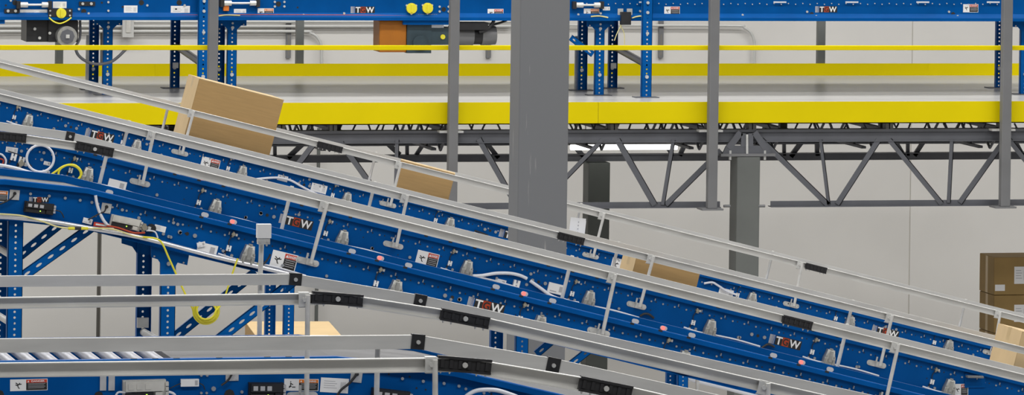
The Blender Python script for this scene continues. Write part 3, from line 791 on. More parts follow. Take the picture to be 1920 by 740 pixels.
C.hose([(274, 432), (290, 434), (296, 446)], 0.004, WHITEC, 'air_hose', 0.045); C.hose([(200, 423), (222, 427), (250, 436), (272, 436)], 0.005, LOGOR, 'red_wire', 0.048)
C.hose([(484, 489), (494, 494), (503, 484), (507, 476)], 0.005, BLACK, 'sensor_lead', 0.03); C.hose([(484, 497), (492, 493)], 0.009, YELC, 'cable_plug', 0.04)
for x, y in ((57, 363), (92, 367), (122, 371), (150, 375), (172, 379)): C.dot(x, y, 2.8)
for x, y in ((351, 438),): C.holepair(x, y)
for x, y in ((306, 438), (338, 436), (325, 417), (333, 420), (320, 444), (418, 470), (612, 517), (260, 408), (229, 393), (316, 443), (845, 561), (860, 561)): C.dot(x, y, 3)
C.holepair(848, 557)
# vertical splice straps in the panel
for px, py in ((331, 425), (162, 366)):
    pass
l1 = legs(C, (28, 550), (0, 550)); l2 = legs(C, (315, 560), (268, 560)); legs(C, (1500, 735), (1450, 735))
def seen_brace(cv, pa, pb, YY, wd=0.05):
    return strut_mb(at(*pa, YY), at(*pb, YY), wd).build('brace', BLUE2, cv.t)
seen_brace(C, (34, 482), (112, 420), C.Y + C.w - 0.03); seen_brace(C, (40, 520), (172, 426), C.Y + 0.03)
seen_brace(C, (325, 634), (480, 510), C.Y + C.w - 0.03); seen_brace(C, (405, 640), (560, 520), C.Y + 0.03)
# head plate of the second leg
pts = [(283, 455), (356, 470), (351, 497), (333, 492), (329, 500), (329, 520), (301, 520), (301, 494), (296, 486), (283, 482)]
MB().prism([at(a, b, C.Y + 0.008) for a, b in pts], 0.004).build('head_plate', BLUE2, C.t)
for x, y in ((316, 494), (289, 480), (344, 492)): C.dot(x, y, 4 if x == 316 else 1.8)
pts = [(228, 446), (284, 460), (284, 478), (256, 474), (248, 462), (228, 456)]
MB().prism([at(a, b, C.Y + C.w - 0.03) for a, b in pts], 0.004).build('head_plate', BLUE2, C.t)
yy = C.Y + C.w - 0.05
p = at(267, 604, yy); MB().box(-0.03, 0.03, -0.02, 0, -0.026, 0.026).build('cross_tube_plate', ZINC, C.t, M=Matrix.Translation(p))
MB().cyl(at(269, 622, yy), at(300, 640, C.Y + 0.05), 0.02, 10).build('cross_tube', ZINC, C.t)
for y in (478, 605):
    p, q = at(20, y, C.Y + 0.04), at(-16, y - 22, C.Y + C.w - 0.05)
    MB().cyl(p, q, 0.018, 10).build('cross_tube', ZINC, C.t)
C.finish()

# ------------------------------------------------------------------ conveyor D: roller bed turning into a belt
D = Conv('nearest visible blue conveyor body with bright rollers, controllers and labels along its side', Yof(600, 20.5), 0.72, [(-120, 678.5), (632, 668), (853, 692.6), (2040, 968)], 0.26)
xr = D.solve_x(330, D.lip, D.Y)
D.bed(xr, D.lip[-1][0], -0.012)
mb_x = D.lip[0][0] + 0.1
mb = MB(); mb.cyl((0, 0.02, 0), (0, D.w - 0.02, 0), 0.0215, 16)
for yy in (0.62, 0.64): mb.cyl((0, yy, 0), (0, yy + 0.01, 0), 0.0230, 16)
rm = mb.mesh('roller', ROLL_M)
X = xr - 0.05
while X > mb_x:
    z = D.zl(X)[0]; inst(rm, 'roller', Matrix.Translation((X, D.Y, z - 0.024)), D.t); X -= 0.0815
D.rails([(-120, 559), (632, 549), (872, 586), (2040, 852)], [(-120, 518), (555, 513.5), (790, 553.5), (2040, 830)], 0.043,
        [(632, 0.20, True), (872, 0.195, True)], [(555, 0.05), (790, 0.05)])
D.near_post(574, (566, 742)); D.near_post(1436, (1425, 880))
q, top = D.far_post(487, 590)
p = at(489, 470, D.yf + 0.033)
MB().cyl(top, Vector((at(491, 440, D.yf + 0.033))), 0.0098, 12).build('sensor_post', RAIL, D.t)
mb = MB(); mb.box(-0.028, 0.028, -0.02, 0.012, -0.005, 0.05, 0); mb.box(-0.024, 0.024, -0.016, 0.012, -0.03, -0.005, 1)
for sx in (-1, 1): hexbolt(mb, sx * 0.016, -0.018, 0.006, -0.016, 0.004, 1)
inst(mb.mesh('sensor_box', [WHITE, ZINC]), 'sensor_box', Matrix.Translation(at(494, 443, D.yf)), D.t)
D.put(warn_mesh(0.143, 0.044, 3, 'DANGER', 0.43), 'warning_label', 54, 721, tilt=R(-0.8))
D.put(warn_mesh(0.135, 0.046, 4, 'WARNING', 0.43, 'stand'), 'warning_label', 565, 721, tilt=R(1.5))
D.put(control_mesh(0.165, 0.075, GREYC), 'control_module', 269, 729, tilt=R(-0.8))
D.put(control_mesh(0.135, 0.062, BLACK), 'control_module', 497, 731, tilt=R(1)); D.put(control_mesh(0.15, 0.062, BLACK), 'control_module', 730, 744, tilt=R(7))
mb = MB(); mb.box(-0.035, 0.035, -0.014, 0, -0.014, 0.014, 0); mb.box(0.02, 0.03, -0.015, 0, -0.009, 0.009, 1)
D.put(mb.mesh('terminal_box', [WHITE, GREYD]), 'terminal_box', 355, 716.5)
D.put(paper_mesh(0.11, 0.056), 'white_label', 627, 722, tilt=R(4))
for x, y, s_ in ((193, 714, 0), (209, 714, 0)):
    MB().box(-0.012, 0.012, -0.006, 0, -0.035, 0.035).build('strap_plate', ZINC, D.t, M=D.M(x, y))
D.put(tab_mesh(0.05, 0.05), 'cable_tab', 435, 701); D.put(tab_mesh(0.045, 0.05), 'cable_tab', 668, 704)
D.hose([(435, 700), (428, 712), (415, 722)], 0.004, BLACK, 'sensor_lead', 0.015); D.hose([(670, 700), (655, 718), (640, 730), (630, 745)], 0.005, BLACK, 'sensor_lead', 0.016)
D.hose([(215, 745), (222, 735), (236, 736), (250, 738)], 0.004, WHITEC, 'air_hose', 0.03); D.hose([(318, 728), (330, 722), (340, 718)], 0.002, BLACK, 'sensor_lead', 0.012)
D.hose([(372, 717), (381, 722), (384, 730)], 0.002, BLACK, 'sensor_lead', 0.012); D.hose([(316, 734), (326, 738), (332, 748)], 0.005, WHITEC, 'air_hose', 0.03)
D.hose([(868, 748), (880, 738), (898, 731), (930, 731), (960, 740), (975, 746)], 0.0085, WHITEC, 'air_hose', 0.035)
for x, y, r_ in ((185, 742, 9), (430, 739, 10), (-2, 740, 10)): D.dot(x, y, r_, True)
D.dot(400, 728, 4.5); D.dot(387, 736, 2.5); D.dot(377, 703, 2.5); D.dot(388, 703, 2.5); D.dot(377, 736, 2.5)
for x, y in ((754, 709), (793, 714), (832, 718), (860, 723), (453, 734)): D.dot(x, y, 3)
for x, y in ((729, 701), (768, 706), (781, 727), (798, 730)): D.dot(x, y, 1.8, True)
for px in (250, 290, 330, 410, 500, 540):        # lip notches
    M_ = D.Ms(D.solve_x(px, D.lip, D.Y), -0.001, 0.012); mb = MB(); mb.box(-0.012, 0.012, -0.006, 0.006, 0.0, 0.0022)
    D.mb_holes.add([M_ @ Vector(v) for v in mb.v], mb.f)
D.bolts(at(880, 730, D.Y).x, D.lip[-1][0] - 0.1)
for px in (662, 692):                      # two cream clips on the inner face of the far lip
    inst(ME['refl'], 'reflector', D.M(px, 654, 0, None, D.Y + D.w - 0.006), D.t)
legs(D, (-90, 700), (-110, 700)); legs(D, (1500, 800), (1450, 800))
D.finish()

# ------------------------------------------------------------------ conveyor E: only its rails reach into the picture
YE = Yof(600, 18.7)
E = Conv('frontmost conveyor of which only two long guard rails cross the bottom of the view', YE, 0.72, [(-120, 816), (866, 806), (1130, 848), (2040, 1062)], 0.22)
E.bed(E.lip[0][0], E.lip[-1][0])
E.rails([(-120, 681.5), (870, 670), (1136, 714), (2040, 922)], [(-120, 636), (785, 628), (1040, 672), (2040, 894)], 0.05,
        [(870, 0.195, True), (1136, 0.195, True)], [(785, 0.05), (1040, 0.05)])
E.near_post(812, (806, 850))
E.far_post(707, 700)
legs(E, (-90, 900), (-110, 900)); legs(E, (1500, 960), (1450, 960))
E.finish()

# ------------------------------------------------------------------ level conveyor on the mezzanine
YM = atz(960, 181, ZD).y
WMZ = 0.62
def box_px(mb, Y, x0, y0, x1, y1, d, mi=0, front=0.0):
    p, q = at(x0, y0, Y), at(x1, y1, Y); mb.box(p.x, q.x, Y - front, Y - front + d, q.z, p.z, mi); return mb
zc0 = zy(38.5, YM)
Mz = thing('level_conveyor', (at(960, 30, YM).x, YM + WMZ / 2, ZD), 'level blue conveyor on legs standing on the mezzanine deck', 'conveyor')
zc1 = zc0 + 0.26
xa, xm_, xb = at(-150, 20, YM).x, at(1015, 20, YM).x, at(2080, 20, YM).x
fp = [(-0.004, 0.06), (0.018, 0.06), (0.02, 0.055), (0.02, 0.03), (0.0, 0.026), (0, -0.16 + 0.02), (0.016, -0.165), (0.02, -0.175), (0.02, -0.2), (-0.004, -0.2)]
for a, b in ((xa, xm_ - 0.002), (xm_ + 0.002, xb)):
    z_ = zc0 + 0.2
    sweep([(a, z_), (b, z_)], fp, YM, 1).build('side_frame', BLUE, Mz)
    sweep([(a, z_), (b, z_)], fp, YM + WMZ, -1).build('side_frame', BLUE, Mz)
MB().box(xa, xb, YM + 0.006, YM + WMZ - 0.006, zc0 + 0.17, zc0 + 0.2).build('belt', BELT, Mz)
def mput(me, name, px, py, o=0.0, label=None, sc=1.0, parent=None):
    return inst(me, name, Matrix.Translation(at(px, py, YM - o)) @ Matrix.Scale(sc, 4), parent or Mz, label)
mput(logo_mesh(0.20), 'logo_plate', 680, 18.5); mput(logo_mesh(0.19), 'logo_plate', 1549, 17.5)
for x, y, h_ in ((498, 23.5, 4), (929, 24.5, 3), (1260, 20, 3), (1820, 15.5, 3)): mput(warn_mesh(0.132, 0.068, h_, 'DANGER' if h_ == 3 else 'WARNING', 0.42), 'warning_label', x, y)
mput(warn_mesh(0.13, 0.07, 4, 'WARNING', 0.45, 'stand'), 'warning_label', 1109, 24)
for x, y, w_, h_ in ((245, 17.5, 0.11, 0.062), (338, 21, 0.155, 0.085), (112, 9, 0.11, 0.052), (450, 23, 0.10, 0.055), (1137, 16, 0.06, 0.03), (63, 23, 0.22, 0.045)): mput(paper_mesh(w_, h_), 'white_label', x, y)
mb = MB()
for x, y, r_ in ((28, 5, 5), (157, 21.5, 5), (265, 5, 5), (336, 5, 5), (522, 7.5, 5), (832, 17.5, 4.5), (480, 7, 4), (558, 14, 1.8), (1076, 30, 4), (1522, 27, 4.5), (1787, 27, 4.5), (11, 10, 2), (191, 5, 2), (230, 13, 2), (330, 17, 2)):
    p = at(x, y, YM); mb.cyl(p, p + Vector((0, -0.0015, 0)), r_ * 0.00435, 10)
mb.build('punched_holes', INK, Mz, kind='stuff')
mb = MB()
dots = [(20, 1), (203, 4), (203, 20), (148, 17), (166, 25), (276, 10), (346, 10), (515, 3.5), (533, 3.5), (515, 12), (533, 12), (824, 12.5), (841, 12.5), (824, 21.5), (841, 21.5),
        (569, 28), (576, 31), (645, 25), (623, 33), (1084, 27), (1513, 22), (1530, 30), (1312, 31), (1394, 31), (1392, 28), (1446, 33), (1588, 33), (1630, 33), (1646, 33), (1712, 33), (1779, 22), (1795, 30), (1854, 33), (1911, 34), (1200, 21), (1126, 25)]
for x, y in dots:
    p = at(x, y, YM); mb.cyl(p, p + Vector((0, -0.01, 0)), 0.0095, 8)
for i in range(60):
    x = 1100 + i * 13.5
    if x > 1900: break
    p = at(x, 6.5 + (i % 2) * 1.5, YM - 0.01); mb.cyl(p, p + Vector((0, -0.008, 0)), 0.005, 6)
mb.build('bolt_heads', ZINC, Mz, kind='stuff')
mb = MB()
for x in (1210, 1462, 1597, 1730, 1862):
    box_px(mb, YM - 0.02, x - 12, 2.5, x + 12, 5.5, 0.004, 0, 0.006)
mb.build('lip_tape', REFL, Mz, kind='stuff')
MB().tube([at(-60, 29, YM - 0.008), at(250, 28.5, YM - 0.008), at(500, 27.5, YM - 0.008), at(960, 30, YM - 0.008)], 0.004, 6).build('red_wire', LOGOR, Mz)
MB().tube([at(-60, 32, YM - 0.012), at(120, 33, YM - 0.012), at(380, 33, YM - 0.012), at(470, 30, YM - 0.012)], 0.005, 6).build('violet_wire', mat('violet_jacket', (0.05, 0.04, 0.3), 0.5), Mz)
# yellow stop knobs
def knob(px, py, r=0.043):
    mb = MB(); p = at(px, py, YM)
    mb.cyl(p, p + Vector((0, -0.03, 0)), r, 20); mb.box(p.x - 0.006, p.x + 0.006, YM - 0.045, YM - 0.03, p.z - r * 0.7, p.z + r * 0.7)
    for a in (30, 150, 270):
        c = p + Vector((math.cos(R(a)) * r * 1.05, 0, math.sin(R(a)) * r * 1.05)); mb.cyl(c, c + Vector((0, -0.012, 0)), 0.009, 8, 1)
    return mb.build('stop_knob', [YELC, ZINC], Mz)
knob(771, 15.5); knob(801, 15)
mb = MB(); box_px(mb, YM, 90, 16, 135, 32, 0.02, 0, 0.02); mb.build('knob_bracket', BLACK, Mz); knob(114, 24.5, 0.04)
for x, y in ((94, 20), (94, 29), (131, 20), (131, 29)):
    p = at(x, y, YM - 0.02); MB().cyl(p, p + Vector((0, -0.008, 0)), 0.008, 8).build('bolt', ZINC, Mz)
mb = MB(); box_px(mb, YM, 781, 26, 822, 30, 0.004, 0, 0.006)
for i in range(9): box_px(mb, YM, 783 + i * 4.2, 27, 786 + i * 4.2, 29.2, 0.002, 1, 0.0075)
mb.build('terminal_strip', [BLACK, WHITE], Mz)
# take-up screws
for x0_, x1_, y in ((38, 90, 9), (420, 480, 6), (1080, 1125, 9.5)):
    mb = MB(); p, q = at(x0_, y, YM - 0.03), at(x1_, y, YM - 0.03)
    mb.cyl(p, q, 0.009, 8, 0); mb.cyl(p, p + Vector((0.06, 0, 0)), 0.022, 10, 0); mb.cyl(q - Vector((0.05, 0, 0)), q, 0.022, 10, 0)
    mb.box(p.x - 0.03, p.x, YM - 0.05, YM, p.z - 0.03, p.z + 0.03, 1); mb.box(q.x, q.x + 0.03, YM - 0.05, YM, q.z - 0.03, q.z + 0.03, 1)
    mb.build('take_up_screw', [ZINC, BLACK], Mz)
for x0_, x1_, y in ((8, 36, 20.5), (148, 178, 7)):
    mb = MB(); box_px(mb, YM, x0_, y - 4, x1_, y + 4, 0.012, 0, 0.012)
    for x in (x0_ + 7, x1_ - 7): p = at(x, y, YM - 0.012); mb.cyl(p, p + Vector((0, -0.01, 0)), 0.012, 8, 1)
    mb.build('bearing_plate', [BLACK, ZINC], Mz)
mb = MB(); box_px(mb, YM, 418, 3, 428, 20, 0.03, 0, 0.03); mb.build('orange_sensor', ORAI, Mz)
mb = MB(); box_px(mb, YM, 410, 0, 418, 12, 0.03, 0, 0.03); mb.build('sensor_bracket', BLACK, Mz)
mb = MB(); box_px(mb, YM, 1162, 22, 1180, 46, 0.05, 0, 0.055); box_px(mb, YM, 1158, 16, 1168, 34, 0.006, 1, 0.008); box_px(mb, YM, 1175, 16, 1185, 34, 0.006, 1, 0.008)
mb.build('relay_box', [BLACK, ZINC], Mz)
MB().tube(smooth([at(a, b, YM - 0.03) for a, b in ((1166, 46), (1158, 60), (1152, 76))], 5), 0.0035, 6).build('sensor_lead', YELP, Mz)
MB().tube(smooth([at(a, b, YM - 0.03) for a, b in ((1162, 46), (1170, 62), (1171, 84))], 5), 0.0035, 6).build('sensor_lead', YELP, Mz)
MB().tube(smooth([at(a, b, YM - 0.035) for a, b in ((92, 33), (100, 40), (112, 44), (124, 40), (134, 33))], 5), 0.006, 6).build('yellow_cable', YELC, Mz)
MB().tube(smooth([at(a, b, YM - 0.02) for a, b in ((1108, 31), (1124, 30), (1140, 33))], 4), 0.006, 6).build('yellow_cable', YELP, Mz)
MB().tube(smooth([at(a, b, YM - 0.02) for a, b in ((1185, 34), (1195, 31), (1206, 30))], 4), 0.006, 6).build('yellow_cable', YELP, Mz)
MB().tube(smooth([at(a, b, YM - 0.02) for a, b in ((410, 30), (425, 28), (450, 29))], 4), 0.005, 6).build('yellow_cable', YELP, Mz)
# belt drives hanging under the bed
ym = YM + 0.10
mb = MB(); box_px(mb, ym, 50, 38, 99, 78.5, 0.3, 0); box_px(mb, ym, 90, 38, 145, 78.5, 0.25, 0, 0.03)
for x, y in ((65, 54), (74, 71), (93, 62)): p = at(x, y, ym - 0.03); mb.cyl(p, p + Vector((0, -0.015, 0)), 0.012, 8, 1)
p = at(122, 66.5, ym - 0.03)
drv = mb.build('belt_drive', [BLACK, ZINC], Mz, label='black belt drive with round grey motor end')
mb = MB(); mb.cyl(p, p + Vector((0, -0.12, 0)), 0.080, 24, 0); mb.cyl(p + Vector((0, -0.12, 0)), p + Vector((0, -0.13, 0)), 0.058, 8, 1, smooth=False)
mb.box(p.x - 0.014, p.x + 0.014, p.y - 0.145, p.y - 0.13, p.z - 0.014, p.z + 0.014, 2)
mb.build('motor', [CAST, STEEL2, ZINC], drv)
MB().tube(smooth([at(a, b, ym) for a, b in ((141, 88), (146, 102), (160, 114), (180, 120), (205, 117), (222, 106), (240, 88))], 5), 0.012, 8).build('motor_cable', STEEL2, Mz)
MB().tube(smooth([at(a, b, ym) for a, b in ((150, 38), (150, 70), (141, 88))], 5), 0.010, 8).build('motor_cable', STEEL2, Mz)
ym = YM + 0.05
mb = MB(); box_px(mb, ym, 712, 38, 762, 98, 0.25, 0); p0, p1 = at(730, 38, ym - 0.001), at(762, 46, ym - 0.001)
grd = mb.build('drive_guard', ORG, Mz, label='orange sheet metal drive guard', bevel=0.008)
mb = MB(); box_px(mb, ym, 763, 46, 808, 99.5, 0.22, 0, 0.01); box_px(mb, ym, 808, 52, 845, 84, 0.18, 0)
p = at(787, 80, ym - 0.01); mb.cyl(p, p + Vector((0, -0.02, 0)), 0.06, 20, 0)
p = at(830, 69, ym); mb.cyl(p, p + Vector((0, -0.012, 0)), 0.020, 12, 1)
gb = mb.build('gearbox', [TEAL, YELC], Mz, label='dark teal gearbox beside the orange guard')
p, q = at(842, 66, ym + 0.08), at(886, 66, ym + 0.08)
mb = MB(); mb.cyl(p, q, 0.082, 20, 0); mb.cyl(q, q + Vector((0.075, 0, 0)), 0.075, 20, 1); mb.cyl(q + Vector((0.07, 0, 0)), q + Vector((0.19, 0, 0)), 0.083, 20, 0, r2=0.075)
mb.box(p.x + 0.05, q.x + 0.1, ym - 0.05, ym + 0.1, p.z + 0.05, p.z + 0.11, 1)
mb.build('motor', [STEEL, BLACK], gb)
mb = MB(); box_px(mb, YM, 756, 38, 846, 46.5, 0.04, 0); mb.build('mounting_plate', BLUE, Mz)
mb = MB(); box_px(mb, ym, 808, 46, 832, 52, 0.05, 0); mb.build('terminal_cover', WHITE, Mz)
MB().tube(smooth([at(a, b, ym - 0.03) for a, b in ((898, 60), (912, 56), (922, 46), (926, 38))], 5), 0.014, 8).build('motor_cable', BLACK, Mz)
MB().tube(smooth([at(a, b, ym) for a, b in ((912, 56), (922, 48), (940, 42), (950, 38))], 5), 0.010, 8).build('motor_cable', BLACK, Mz)
# its legs with head plates
def mez_leg(px, py_foot, front, ztop, parent, wide=0.078, tee=True, tube_px=None):
    p = atz(px, py_foot, ZD); Y = p.y
    lg = leg_mb(p.x - wide / 2, p.x + wide / 2, Y, ZD + 0.006, ztop, 1 if front else -1, 0.034, 0.0068).build('leg', BLUE2, parent)
    MB().box(p.x - 0.10, p.x + 0.10, Y - 0.04, Y + 0.09, ZD + 0.0006, ZD + 0.006).build('foot_plate', STEEL2, lg)
    if tee:
        h = 0.055; xx, zz = p.x, ztop
        pts = [(xx - 0.115, zz), (xx - 0.115, zz - h), (xx - 0.07, zz - h), (xx - 0.039, zz - h - 0.03), (xx + 0.039, zz - h - 0.03), (xx + 0.07, zz - h), (xx + 0.115, zz - h), (xx + 0.115, zz)]
        pl = MB().prism([(a, Y - 0.001, b) for a, b in pts], -0.004).build('head_plate', BLUE2, lg)
        for dx, dz, r_ in ((-0.09, -0.045, 0.006), (0.09, -0.045, 0.006), (0, -0.07, 0.013), (0, -0.035, 0.009)):
            MB().cyl((xx + dx, Y - 0.005, zz + dz), (xx + dx, Y - 0.014, zz + dz), r_, 8).build('bolt', ZINC, lg)
    for dz, r_ in ((0.17, 0.015), (0.06, 0.006)):
        MB().cyl((p.x, Y, ZD + dz), (p.x, Y - 0.012, ZD + dz), r_, 8).build('bolt', ZINC, lg)
    return p, Y
for px, pf, fr in ((201, 178.5, 1), (174, 168, 0), (434, 179, 1), (410, 168.5, 0), (1123.5, 179, 1), (1090, 169.5, 0), (-40, 179, 1), (1872.5, 165, 0), (1921, 177, 1)):
    mez_leg(px, pf, fr, zc0 - 0.0 if fr else zc0, Mz, tee=bool(fr))
MB().box(at(0, 46, YM).x - 0.2, at(9, 46, YM).x, YM, YM + 0.004, zy(46, YM), zc0).build('head_plate', BLUE2, Mz)
for px in (163, 1080):
    p = atz(px, 169, ZD); MB().box(p.x - 0.012, p.x + 0.012, p.y, p.y + 0.02, ZD + 0.001, ZD + 0.45).build('support_rod', ZINC, Mz)
p_, q_ = at(1070, 70, YM + 0.1), at(1112, 102, YM + 0.1)
strut_mb(p_, q_, 0.05).build('brace', BLUE2, Mz)

# tall portal frames that rise past the level conveyor to the unseen line above
def portal(pxf, pyf, pxb, pyb, label):
    a, b = atz(pxf, pyf, ZD), atz(pxb, pyb, ZD)
    t = thing('support_frame', ((a.x + b.x) / 2, (a.y + b.y) / 2, ZD), label, 'support', 'tall support frames on the platform')
    mez_leg(pxf, pyf, 1, 4.99, t, 0.084, False); mez_leg(pxb, pyb, 0, 4.99, t, 0.076, False)
    zz = a.z + 0.34
    MB().cyl((b.x + 0.02, b.y - 0.02, ZD + 0.345), (a.x, a.y + 0.03, ZD + 0.27), 0.03, 12).build('cross_tube', TUBED, t)
    MB().box(b.x - 0.024, b.x + 0.024, b.y - 0.052, b.y - 0.04, ZD + 0.17, ZD + 0.215).build('clamp_plate', ZINC, t)
    for z in (4.3, 4.22, 4.05):
        MB().cyl((a.x, a.y, z), (a.x, a.y - 0.012, z), 0.013, 8).build('bolt', ZINC, t)
# ------------------------------------------------------------------ (portal front legs stand before the side frame)
portal(380, 183.2, 326.5, 165.5, 'blue perforated support frame left of the grey post behind the largest carton')
portal(1212, 183.0, 1147, 165.5, 'blue perforated support frame right of the scratched column, with a dark slanting cross tube')

Uc = thing('added_shade_conveyor', (at(960, 30, YM).x, YM + 0.5, 4.991), 'unseen upper blue conveyor added on the tall support frames to shade the deck', 'conveyor')  # out-of-view conveyor on the portals, added to shade the far deck
for yy, sg in ((YM - 0.05, 1), (YM + 1.0, -1)):
    sweep([(xa, 5.251), (xb, 5.251)], frame_prof(0.26), yy, sg).build('side_frame', BLUE, Uc)
MB().box(xa, xb, YM - 0.046, YM + 0.996, 5.19, 5.22).build('belt', BELT, Uc)
# ------------------------------------------------------------------ conduits on the wall
def conduit(pts, r, label, grp='conduits along the back wall', m=None):
    o = MB().tube(pts, r, 10).build('conduit', m or COND); return tag(o, label, 'pipe', grp)
yc = YW - 0.05
conduit([at(-120, 41, yc), at(962, 40.5, yc)], 0.014, 'topmost straight conduit of the three along the wall behind the level conveyor')
conduit([at(-120, 49.5, yc), at(960, 49, yc)], 0.013, 'middle straight conduit of the three along the wall behind the level conveyor')
conduit([at(-120, 58.5, yc)] + smooth([at(a, b, yc) for a, b in ((300, 58.5), (560, 58.7), (580, 61), (594, 69), (602, 84), (603, 100), (603, 175))], 5), 0.014, 'conduit bending down to the deck beside the dark post, left of the orange guard')
conduit([at(1060, 47, yc)] + smooth([at(a, b, yc) for a, b in ((1200, 47.5), (1378, 48.5), (1395, 52), (1408, 62), (1414, 78), (1414, 95), (1413, 175))], 5), 0.012, 'conduit bending down right of the scratched column')
conduit([at(598, 240, YW - 0.06), Vector((at(598, 240, YW - 0.06).x, YW - 0.06, 0.005))], 0.017, 'vertical grey conduit on the wall left of the smaller carton, running down behind the conveyors', m=COLG)
for px, lab in ((540, 'short steel strut clamping the wall conduits left of the dark post'), (915, 'short steel strut on the wall at right of the motor'), (1238, 'short steel strut holding the single right-hand conduit')):
    mb = MB(); x = at(px, 80, YW).x
    mb.box(x - 0.022, x + 0.022, YW - 0.034, YW - 0.0, zy(108, YW), zy(38, YW), 0); mb.box(x - 0.008, x + 0.008, YW - 0.036, YW - 0.034, zy(104, YW), zy(64, YW), 1)
    tag(mb.build('wall_strut', [STEEL, JOINT]), lab, 'bracket', 'struts on the back wall')
mb = MB(); yj = YM + WMZ + 0.15
x0, x1 = at(229, 50, YW - 0.1).x, at(250, 50, YW - 0.1).x
mb.box(x0, x1, YW - 0.13, YW - 0.066, zy(69, YW), zy(36, YW), 0); mb.box(x0 + 0.03, x1 - 0.03, YW - 0.138, YW - 0.13, zy(60, YW), zy(36, YW), 1); mb.box(x0 + 0.02, x1 - 0.02, YW - 0.07, YW, zy(69, YW), zy(65, YW), 0)
tag(mb.build('junction_box', [COND, GREYC]), 'grey junction box on the wall between the left blue legs', 'box')

# ------------------------------------------------------------------ lamp under the platform
yl = YG - 0.4
lf = thing('light_fixture', at(1172, 272, yl), 'lit white strip light hanging under the platform right of the scratched column', 'lamp')
x0, x1 = at(1068, 272, yl).x, at(1276, 272, yl).x
MB().box(x0, x1, yl - 0.0, yl + 0.1, zy(271.5, yl), zy(263, yl)).build('lamp_housing', STEEL, lf)
for x in (x0 + 0.15, x1 - 0.15): MB().cyl((x, yl + 0.04, zy(264, yl)), (x, yl + 0.04, ZD - 0.0755), 0.006, 6).build('hanger_rod', ZINC, lf)
MB().cyl((x0 + 0.02, yl + 0.04, zy(277, yl)), (x1 - 0.02, yl + 0.04, zy(277, yl)), 0.025, 12).build('lamp_tube', TUBE, lf)

# ------------------------------------------------------------------ cartons
def carton(cv, px, py, L, H_, depth, label, inset=0.12, rot=0.0, mats=(CARD, CARDL, TAPE)):
    """(px, py) is the front top left corner; bottom rests on the belt"""
    yf_ = cv.Y + inset
    p = at(px, py, yf_); z, th = cv.zl(p.x)
    # slide down the perpendicular to the belt
    ux = Vector((math.cos(th), 0, -math.sin(th))); uz = Vector((math.sin(th), 0, math.cos(th)))
    X = p.x
    for _ in range(8):
        z, _t = cv.zl(X); base = Vector((X, yf_, z)) + uz * (-0.036 + 0.001); h = (p - base).dot(uz); s_ = (p - base).dot(ux)
        X += s_ * math.cos(th)
    M_ = Matrix.Translation(base) @ Matrix.Rotation(th, 4, 'Y') @ Matrix.Rotation(rot, 4, 'Z')
    h = (p - base).dot(uz)
    t = inst(None, 'cardboard_box', M_); t.empty_display_size = 0.1; tag(t, label, 'box', 'cartons on the conveyors')
    return t, M_, h
def fill_carton(t, M_, L, h, d, seam=True, lite=False):
    mb = MB(); mb.box(0, L, 0, d, 0, h - 0.006)
    mb.build('carton_body', CARDL if lite else CARD, t, M=M_, bevel=0.004)
    for y0_, y1_ in ((0.0, d / 2 - 0.0015), (d / 2 + 0.0015, d)):
        MB().box(0.0, L, y0_, y1_, h - 0.006, h).build('top_flap', CARDL, t, M=M_)
    MB().box(-0.0008, L + 0.0008, d / 2 - 0.03, d / 2 + 0.03, h, h + 0.0006).box(-0.0012, 0, d / 2 - 0.03, d / 2 + 0.03, h - 0.08, h + 0.0006).build('tape_strip', TAPE, t, M=M_)
    MB().box(-0.001, 0, 0.0, d, 0.0, h - 0.006).build('end_panel', CARDL, t, M=M_)
t, M_, h = carton(A, 374, 146.5, 0.63, 0.5, 0.44, 'largest and highest carton, left of centre on the rearmost conveyor')
fill_carton(t, M_, 0.63, h, 0.44)
t, M_, h = carton(A, 752, 299, 0.40, 0.28, 0.40, 'smaller carton on the rearmost conveyor left of the scratched column', 0.2, R(-13))
fill_carton(t, M_, 0.40, h, 0.28)
t, M_, h = carton(B, 1195, 475, 0.41, 0.24, 0.4, 'carton on the middle conveyor right of the scratched column, half hidden by rails', 0.12)
fill_carton(t, M_, 0.41, h, 0.30)
t, M_, h = carton(B, 1917, 620.5, 0.41, 0.34, 0.45, 'pale carton on the middle conveyor at the right edge, in front of the stacked cartons', 0.12)
fill_carton(t, M_, 0.41, h, 0.45, lite=True)
# stack of cartons on the floor by the wall at right
ys = Yof(1880, 46.5)
x0 = at(1864, 510, ys).x
hB = 0.0
ztop = at(1900, 481, ys).z; n = 6; hh = ztop / n
labs = {5: 'topmost brown carton of the stack by the wall at right, with a torn small label', 4: 'second brown carton from the top of the stack at right, behind the rail', 3: 'third brown carton from the top of the stack at right, low behind the rails',
        2: 'brown carton third from the floor in the stack at right', 1: 'brown carton second from the floor in the stack at right', 0: 'bottom brown carton on the floor in the stack at right'}
for k in range(6):
    z0_, z1_ = k * hh, (k + 1) * hh - 0.004
    dx = (0.0, 0.006, -0.005, 0.004, 0.004, 0.0)[k]
    t = thing('stacked_carton', (x0 + 0.25 + dx, ys + 0.2, z0_), labs[k], 'box', 'stacked cartons by the wall')
    MB().box(x0 + dx, x0 + 0.55 + dx, ys, ys + 0.40, z0_, z1_).build('carton_body', CARDD, t, bevel=0.006)
    MB().box(x0 + dx - 0.001, x0 + dx, ys + 0.17, ys + 0.23, z0_ + 0.002, z1_ - 0.004).build('tape_strip', TAPE, t)
    if k == 5:
        MB().box(x0 + dx + 0.01, x0 + dx + 0.10, ys - 0.002, ys, z0_ + 0.035, z0_ + 0.09).build('small_label', WHITE, t)
    if k >= 3:
        m_ = Matrix.Translation((x0 + dx + 0.245, ys, z0_ + 0.17))
        inst(paper_mesh(0.12, 0.15), 'shipping_label', m_, t)
